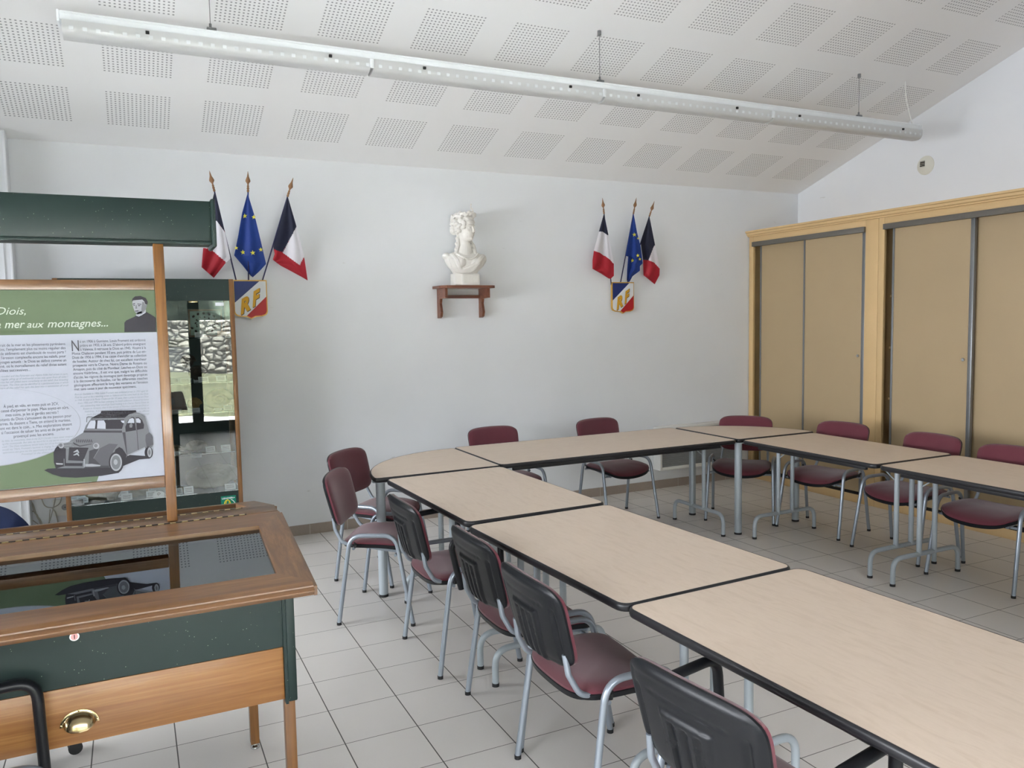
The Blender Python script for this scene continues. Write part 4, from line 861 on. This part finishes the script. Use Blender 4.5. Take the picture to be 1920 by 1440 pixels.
pp([(1490, 238), (1520, 232), (1520, 240), (1492, 246)], 7, 0); pp([(1545, 236), (1590, 240), (1590, 248), (1546, 244)], 7, 0); pp([(1500, 252), (1518, 250), (1516, 260), (1502, 260)], 7, 5); pp([(1552, 254), (1578, 254), (1576, 264), (1554, 264)], 7, 5)
pp([(1528, 250), (1536, 250), (1542, 292), (1522, 294)], 7, 2); pp([(1515, 316), (1558, 312), (1556, 322), (1520, 324)], 7, 5); pp([(1600, 215), (1625, 220), (1640, 300), (1600, 345), (1590, 300)], 6, 2); pp([(1530, 362), (1560, 372), (1636, 330), (1636, 340), (1562, 382), (1532, 372)], 8, 4)
m.build('portrait_picture', mats, pan, 0, False)

# ------------------------------------------------------------------ the glass display case against the wall
VY = 5.99
e = empty('glass_display_case', (.11, VY, 0), 0, 'tall green and oak glass display case of fossils against the back wall', 'display case')
def VB(m, x0, x1, y0, y1, z0, z1, **k): m.box(x0 - .11, x1 - .11, y0 - VY, y1 - VY, z0, z1, **k)
vl, vr, vb = -.44, .683, 6.42
m = MB()
for a in (vl, vr - .030):
    for y_ in (VY - .004, vb - .034): m = MB(); VB(m, a, a + .030, y_, y_ + .034, 0.0, 2.037, b=.002); m.build('oak_stile', 'woodz', e)
m = MB(); VB(m, vl + .030, vr - .030, VY, VY + .02, 1.886, 2.037); VB(m, vl + .030, vr - .030, VY + .02, vb, 2.02, 2.037); VB(m, vl + .005, vr - .005, VY + .03, vb - .03, 1.90, 2.03); m.build('green_top_panel', 'green', e, 0); m = MB(); VB(m, vl + .03, vr - .03, VY, VY + .02, .06, .515); VB(m, vl + .005, vr - .005, VY + .02, vb - .03, .06, .50); m.build('green_base_panel', 'green', e, 0)
m = MB(); VB(m, vl + .03, vr - .03, vb - .012, vb, .5, 1.9); m.build('back_panel', 'greend', e, 0)
m = MB(); VB(m, vl + .02, vr - .02, VY + .02, vb - .02, .50, .515); m.build('case_floor', flat('blue_grey_cloth', '4c5a63', .8), e, 0)
m = MB(); VB(m, vl + .031, vr - .031, VY + .004, VY + .010, .516, 1.884); gp = m.build('glass_door', 'glass', e, 0)
m = MB(); VB(m, .38, .44, VY - .006, VY + .003, 1.872, 1.884, b=.002); m.build('door_catch', 'brass', gp)
m = MB(); VB(m, vl + .004, vl + .010, VY + .03, vb - .03, .515, 1.9); m.build('side_glass', 'glass', e, 0); m = MB(); VB(m, vr - .010, vr - .004, VY + .03, vb - .03, .515, 1.9); m.build('side_glass', 'glass', e, 0)
SH = [(1.625), (1.305), (1.090), (.797)]
for i, z in enumerate(SH):
    m = MB(); VB(m, vl + .02, vr - .02, VY + .04, vb - .02, z - .006, z); m.build('glass_shelf', 'glasst', e, 0)
# LEADER+ sticker
s = empty('sticker', (0, 0, 0), 0, 'small green LEADER+ sticker on the lower corner of the display case', 'sticker'); a = at(414, 931, VY); b = at(443, 946, VY); s.location = (a[0], VY - .001, b[2] - .05)
m = MB(); w = b[0] - a[0]; m.box(0, w, -.0006, 0, 0, a[2] - b[2] + .05); m.build('card', 'lgreen', s, 0)
V, F = text2d('LEADER+', 0, .03); mx = max(v[0] for v in V); hh = a[2] - b[2] + .05
m = MB(); m.add([(.006 + x / mx * (w - .014), -.0012, hh - .022 + y * .016) for x, y in V], F); m.build('lettering', 'lwhite', s, 0, False)
m = MB(); m.tube([(w * .42 + .026 * math.cos(t) * .8, -.0015, hh - .062 + .033 * math.sin(t)) for t in np.linspace(0, 2 * PI, 24)], .0032, seg=6); m.tube([(w * .42 + .012 * math.cos(t), -.0015, hh - .06 + .028 * math.sin(t) + .01 * math.cos(t)) for t in np.linspace(0, 2 * PI, 24)], .0026, seg=6); m.build('yellow_ring', 'lyel', s)
m = MB(); m.tube([(w * .5 + .045 * math.cos(t), -.0015, hh - .075 + .050 * math.sin(t)) for t in np.linspace(-.2, 1.2, 12)], .0028, seg=6); m.build('white_arc', 'lwhite', s)
s = tag(MB().box(.555, .612, VY - .005, VY - .004, 1.848, 1.872).build('case_notice', 'lwhite', smooth=0), 'small white notice stuck on the top right of the case glass', 'notice')
# contents
def card(u, v, y, w, h, label, z=None, nm='specimen_card', mt='lwhite', tilt=.5):
    p = at(u, v, y); z0 = z if z is not None else p[2]
    m = MB(); R = Matrix.Rotation(-tilt, 3, 'X'); V, F = bevel_box((0, 0, h / 2), (w, .0015, h), 0); m.add([R @ v for v in V], F)
    o = m.build(nm, mt, None, 0); o.location = (p[0], y, z0 + .002); tag(o, label, 'card', 'specimen cards in the display case')
    m = MB(); R2 = R
    for i in range(3): V, F = bevel_box((0, -.0011, h * (.3 + .2 * i)), (w * .7, .0004, h * .05), 0); m.add([R2 @ v for v in V], F)
    m.build('writing', 'ink', o, 0); return o
for u, v, y, w, h, z, lb in (
    (374, 632, 6.10, .062, .042, SH[0], 'white card below the framed fossil board'), (326, 634, 6.10, .062, .042, SH[0], 'white card on the top shelf beside the oak post'),
    (326, 716, 6.08, .075, .04, SH[1], 'white card at the left of the second shelf'), (347, 717, 6.08, .07, .04, SH[1], 'white card left of the black fossil on the second shelf'),
    (370, 714, 6.14, .05, .04, SH[1], 'white card under the round black fossil'), (382, 717, 6.07, .07, .042, SH[1], 'white card right of the black fossil on the second shelf'), (415, 714, 6.07, .07, .044, SH[1], 'rightmost white card of the second shelf'),
    (331, 770, 6.08, .07, .03, SH[2], 'white card at the left of the third shelf'), (364, 770, 6.08, .08, .034, SH[2], 'white card before the round ochre stone'), (409, 766, 6.12, .055, .02, SH[2], 'white card under the big yellowish stone disc'), (428, 771, 6.08, .06, .04, SH[2], 'rightmost white card of the third shelf'),
    (331, 838, 6.06, .045, .025, SH[3], 'white card at the left of the fourth shelf'), (369, 857, 6.04, .07, .038, SH[3] - .03, 'white card hanging at the front of the fourth shelf'), (395, 846, 6.06, .066, .045, SH[3], 'square white card in the middle of the fourth shelf'), (424, 843, 6.06, .066, .048, SH[3], 'square white card at the right of the fourth shelf'),
    (335, 914, 6.03, .05, .05, .515, 'white card beside the oak post on the case floor'), (354, 921, 6.03, .065, .055, .515, 'large white card on the case floor below the big ammonite'), (432, 912, 6.03, .075, .045, .515, 'wide white card in the right corner of the case floor'),
    (143, 936, 6.16, .075, .04, .515, 'white card behind the dark framed label on the case floor'), (155, 944, 6.09, .07, .05, .515, 'white card touching the rough grey rock'), (231, 926, 6.16, .065, .045, .515, 'white card behind the square one right of the rough rock'), (238, 938, 6.03, .07, .048, .515, 'square white card right of the rough grey rock'), (284, 931, 6.05, .065, .045, .515, 'white card left of the rounded label')):
    card(u, v, y, w, h, lb, z)
o = card(144, 948, 6.03, .09, .045, 'small dark label in a white frame at the left of the case floor', .515, mt='lwhite'); k = MB().box(-.038, .038, -.003, -.0022, .008, .037).build('dark_picture', 'pdark', o, 0)
k.rotation_euler = (-.5, 0, 0)
o = MB(); P = [(-.036, 0), (.036, 0), (.036, .022)] + [(.036 * math.cos(t), .022 + .022 * math.sin(t)) for t in np.linspace(.2, PI - .2, 9)] + [(-.036, .022)]
o.prism([(x, 0, z) for x, z in P], (0, .002, 0)); o = o.build('rounded_label', 'lwhite', None, 0); p = at(298, 936, 6.02); o.location = (p[0], 6.02, .517); tag(o, 'rounded white label with a black ammonite sign on the case floor', 'card')
k = MB(); k.tube([(.012 * (1 - t / 9) * math.cos(t), -.001, .021 + .012 * (1 - t / 9) * math.sin(t)) for t in np.linspace(0, 8, 30)], .0016, seg=5); k.build('ammonite_sign', 'pdark', o)
def ammonite(u, v, y, r, thick, mt, label, tiltx=-1.2, z=None, squash=1., nm='ammonite_fossil'):
    p = at(u, v, y); m = MB(); pts = []; rr = []
    for k in range(64):
        t = k / 63; a = t * 2 * PI * 2.4; rad = r * (1 - .82 * t); pts.append((rad * .80 * math.cos(a), rad * .80 * squash * math.sin(a), 0)); rr.append(thick * (1 - .75 * t) * (1 + .10 * math.sin(a * 12)))
    m.tube(pts, rr, seg=10); m.ell((0, 0, 0), (r * .7, r * .7 * squash, thick * .35))
    o = m.build(nm, mt, None, 60); o.location = (p[0], y, p[2] if z is None else z + 0.0); o.rotation_euler = (tiltx, 0, 0); return tag(o, label, 'fossil', 'fossils in the display case')
ammonite(396, 890, 6.15, .205, .050, 'st1', 'huge pale flat ammonite lying on the case floor', .42, z=.60, squash=.62)
ammonite(370, 700, 6.16, .062, .022, 'st4', 'round black fossil standing on the second shelf', 1.2, squash=.9)
ammonite(410, 750, 6.2, .105, .03, 'st3', 'big yellowish ribbed ammonite on the third shelf', 1.25, squash=.75)
ammonite(364, 758, 6.16, .048, .018, 'st3', 'small ochre ammonite on the third shelf', 1.2)
ammonite(352, 678, 6.22, .05, .02, 'st4', 'brown rounded fossil with a pointed tip on the second shelf', 1.3)
ammonite(367, 842, 6.18, .065, .028, 'st1', 'cream ammonite on the fourth shelf', .3, z=SH[3] + .035)
def rock(u, v, y, sx, sy, sz, mt, label, z, seed):
    p = at(u, v, y); bm = bmesh.new(); bmesh.ops.create_icosphere(bm, subdivisions=4, radius=1); r = random.Random(seed); ph = [r.uniform(0, 6) for _ in range(9)]
    for w in bm.verts:
        c = w.co.copy(); f = 1 + .13 * math.sin(3 * c.x + ph[0]) + .10 * math.sin(4 * c.y + 3 * c.z + ph[1]) + .05 * math.sin(9 * c.x + 7 * c.z + ph[2]) + .03 * math.sin(17 * c.y + 13 * c.x + ph[3]); w.co = Vector((c.x * sx * f, c.y * sy * f, max(c.z, -.75) * sz * f))
    me = bpy.data.meshes.new('rock_specimen'); bm.to_mesh(me); bm.free(); me.materials.append(M[mt])
    for q in me.polygons: q.use_smooth = True
    o = bpy.data.objects.new('rock_specimen', me); COL.objects.link(o); o.location = (p[0], y, z + sz * .8); return tag(o, label, 'rock', 'rocks in the display case')
rock(187, 935, 6.16, .125, .075, .062, 'st2', 'large rough grey green rock on the case floor behind the board rail', .515, 2)
rock(262, 925, 6.14, .060, .045, .042, 'st1', 'cream fossil rock seen just under the board rail', .515, 5)
rock(330, 845, 6.2, .075, .05, .030, 'st1', 'flat pale rock partly behind the oak post on the fourth shelf', SH[3], 9)
rock(340, 920, 6.14, .03, .03, .022, 'st1', 'small pale pebble by the cards on the case floor', .515, 4)
# framed board of little fossils on the top shelf
a = at(352, 578, 6.22); b = at(418, 629, 6.22); s = empty('framed_fossil_board', (a[0], 6.22, b[2]), 0, 'oak framed pale board set with rings of dark fossils on the top shelf', 'framed fossils'); w = b[0] - a[0]; h = a[2] - b[2]
s.location.z = SH[0] + .003
m = MB(); m.box(0, w, 0, .012, 0, .014); m.box(0, w, 0, .012, h - .014, h); m.box(0, .012, 0, .012, 0, h); m.box(w - .012, w, 0, .012, 0, h); m.build('oak_frame', 'woodx', s)
m = MB(); m.box(.01, w - .01, .006, .010, .01, h - .01); m.build('card_back', 'board', s, 0)
m = MB()
for cx, R_, n, r in ((w * .45, .085, 15, .010), (w * .45, .052, 11, .006), (w * .32, .022, 7, .005), (w * .68, .022, 8, .005)):
    for k in range(n):
        t = 2 * PI * k / n + .3; x, z = cx + R_ * 1.1 * math.cos(t), h / 2 + R_ * .85 * math.sin(t)
        if .02 < x < w - .02 and .022 < z < h - .022: m.ell((x, .005, z), (r, .004, r * .8), rot=Matrix.Rotation(t, 3, 'Y'), seg=10, rings=6)
k = m.build('mounted_fossils', 'st4', s); k['kind'] = 'stuff'
o = MB().box(-.028, .028, 0, .006, 0, .033).build('wooden_name_plaque', wood('pale_plaque', 'b98a62', 'd0a27a', 'dcb48e', 0), None, 0); p = at(415, 622, 6.08); o.location = (p[0], 6.08, SH[0] + .012); tag(o, 'small pale wooden plaque on the right of the top shelf', 'plaque')
o = MB().box(0, .155, 0, .003, 0, .30).build('printed_card_panel', ['pwhite'], None, 0); p = at(316, 712, 6.30); o.location = (p[0], 6.30, SH[1] + .002); tag(o, 'white and green printed panel standing on the second shelf', 'panel'); MB().box(0, .155, -.001, 0, .25, .30).build('green_band', 'pgreen', o, 0)

# ------------------------------------------------------------------ blue office chair behind the desk, cables, socket
e = empty('office_chair', (-.62, 3.95, 0), 0, 'navy blue office chair whose back shows under the board', 'chair')
m = MB(); n = 24
def bp(u, v, d): U, V_ = squircle(u, v, 2.4); return (U * .225, .06 - .04 * (1 - u * u) + d, .785 + V_ * .222)
G = [[bp(-1 + 2 * i / n, -1 + 2 * j / n, .045 * (1 - max(abs(-1 + 2 * i / n), abs(-1 + 2 * j / n)) ** 6)) for i in range(n + 1)] for j in range(n + 1)]; G2 = [[bp(-1 + 2 * i / n, -1 + 2 * j / n, -.03 * (1 - max(abs(-1 + 2 * i / n), abs(-1 + 2 * j / n)) ** 6) - .002) for i in range(n + 1)] for j in range(n + 1)]
m.grid(G); m.grid(G2); m.build('backrest', 'blue', e, 70)
m = MB(); m.ell((0, .28, .43), (.24, .22, .045), seg=28); m.build('seat', 'blue', e)
m = MB(); m.tube(fillet([(0, .045, .74), (0, .02, .39), (0, .25, .385)], .06), .02, flat=.5); m.cyl((0, .28, .1), .028, .30); m.build('column', 'shell', e)
for k in range(5):
    a = D(-172) + k * 2 * PI / 5; c = Vector((0, .28, 0)); d = Vector((math.cos(a), math.sin(a), 0)); m = MB(); m.tube([c + Vector((0, 0, .12)), c + d * .33 + Vector((0, 0, .075))], [.022, .014]); b_ = m.build('base_arm', 'shell', e)
    k2 = MB(); q = c + d * .33; pr = Vector((-d.y, d.x, 0))
    for s_ in (-1, 1): k2.tube([q + pr * s_ * .010 + Vector((0, 0, .026)), q + pr * s_ * .024 + Vector((0, 0, .026))], .026, seg=16)
    k2.tube([q + Vector((0, 0, .03)), q + Vector((0, 0, .075))], .008); k2.build('castor', 'rub', b_)
e.location = (-.61, 3.78, 0); e.rotation_euler = (0, 0, PI)
s = empty('wall_socket', (-.497, YW, .43), 0, 'white power socket on the back wall beside the display case', 'socket')
m = MB(); m.box(-.06, .04, -.012, 0, -.06, .06, 0, .005); m.build('face_plate', 'white', s); m = MB(); V = [(.0, -.013, .0)]; m.tube([(0.015, -.014, 0), (.015, -.011, 0)], .022, seg=24); k = m.build('socket_well', 'grille', s); m = MB(); m.tube([(.015, -.0155, 0), (.015, -.0135, 0)], .004, seg=8); m.build('earth_pin', 'rub', s)
m = MB()
def cab(P): m.tube(fillet([at(u, v, YW - .02) for u, v in P], .05, 5), .0038, seg=6)
cab([(45, 925), (62, 945), (70, 970), (80, 985), (86, 1010)]); cab([(56, 930), (64, 960), (76, 975), (90, 1012)]); cab([(76, 930), (84, 950), (98, 953), (112, 945), (118, 925)]); cab([(105, 930), (100, 953), (94, 975), (84, 1000)]); cab([(98, 953), (104, 960), (110, 985), (112, 1010)]); cab([(94, 955), (92, 985), (95, 1010)]); cab([(52, 958), (62, 958), (70, 965), (78, 990)]); cab([(45, 970), (62, 976), (74, 985), (82, 985)])
tag(m.build('cable_bundle', 'cable'), 'tangle of thin grey cables on the wall left of the socket', 'cables')

# ------------------------------------------------------------------ light
w = bpy.data.worlds.new('overcast_sky'); SC.world = w; w.use_nodes = True; nt = w.node_tree; bg = nt.nodes['Background']; bg.inputs[0].default_value = (.955, .925, 1.0, 1); bg.inputs[1].default_value = 6.0
def portal(name, loc, rot, sx, sy):
    l = bpy.data.lights.new(name, 'AREA'); l.shape = 'RECTANGLE'; l.size = sx; l.size_y = sy; l.cycles.is_portal = True; o = bpy.data.objects.new(name, l); COL.objects.link(o); o.location = loc; o.rotation_euler = rot
for a, b, z0, z1 in OPEN: portal('window_portal', ((a + b) / 2, YF - .16, (z0 + z1) / 2), (PI / 2, 0, 0), b - a, z1 - z0)
portal('window_portal', (XL - .16, (LW[0] + LW[1]) / 2, (LW[2] + LW[3]) / 2), (PI / 2, 0, -PI / 2), LW[1] - LW[0], LW[3] - LW[2])
EXPOSURE = 2.52
l = bpy.data.lights.new('sun', 'SUN'); l.energy = 60; l.angle = .02; l.color = (1, .97, .94); o = bpy.data.objects.new('sun', l); COL.objects.link(o); o.rotation_euler = (D(-14), D(8), 0)
SC.view_settings.view_transform = 'Standard'; SC.view_settings.look = 'None'; SC.view_settings.gamma = 1; SC.view_settings.use_curve_mapping = False; SC.view_settings.exposure = EXPOSURE
SC.cycles.use_denoising = True; SC.cycles.denoiser = 'OPENIMAGEDENOISE'; SC.cycles.max_bounces = 10; SC.cycles.diffuse_bounces = 6; SC.cycles.transparent_max_bounces = 16
SC.cycles.caustics_reflective = False; SC.cycles.caustics_refractive = False; SC.cycles.sample_clamp_indirect = 6
bpy.context.view_layer.update()
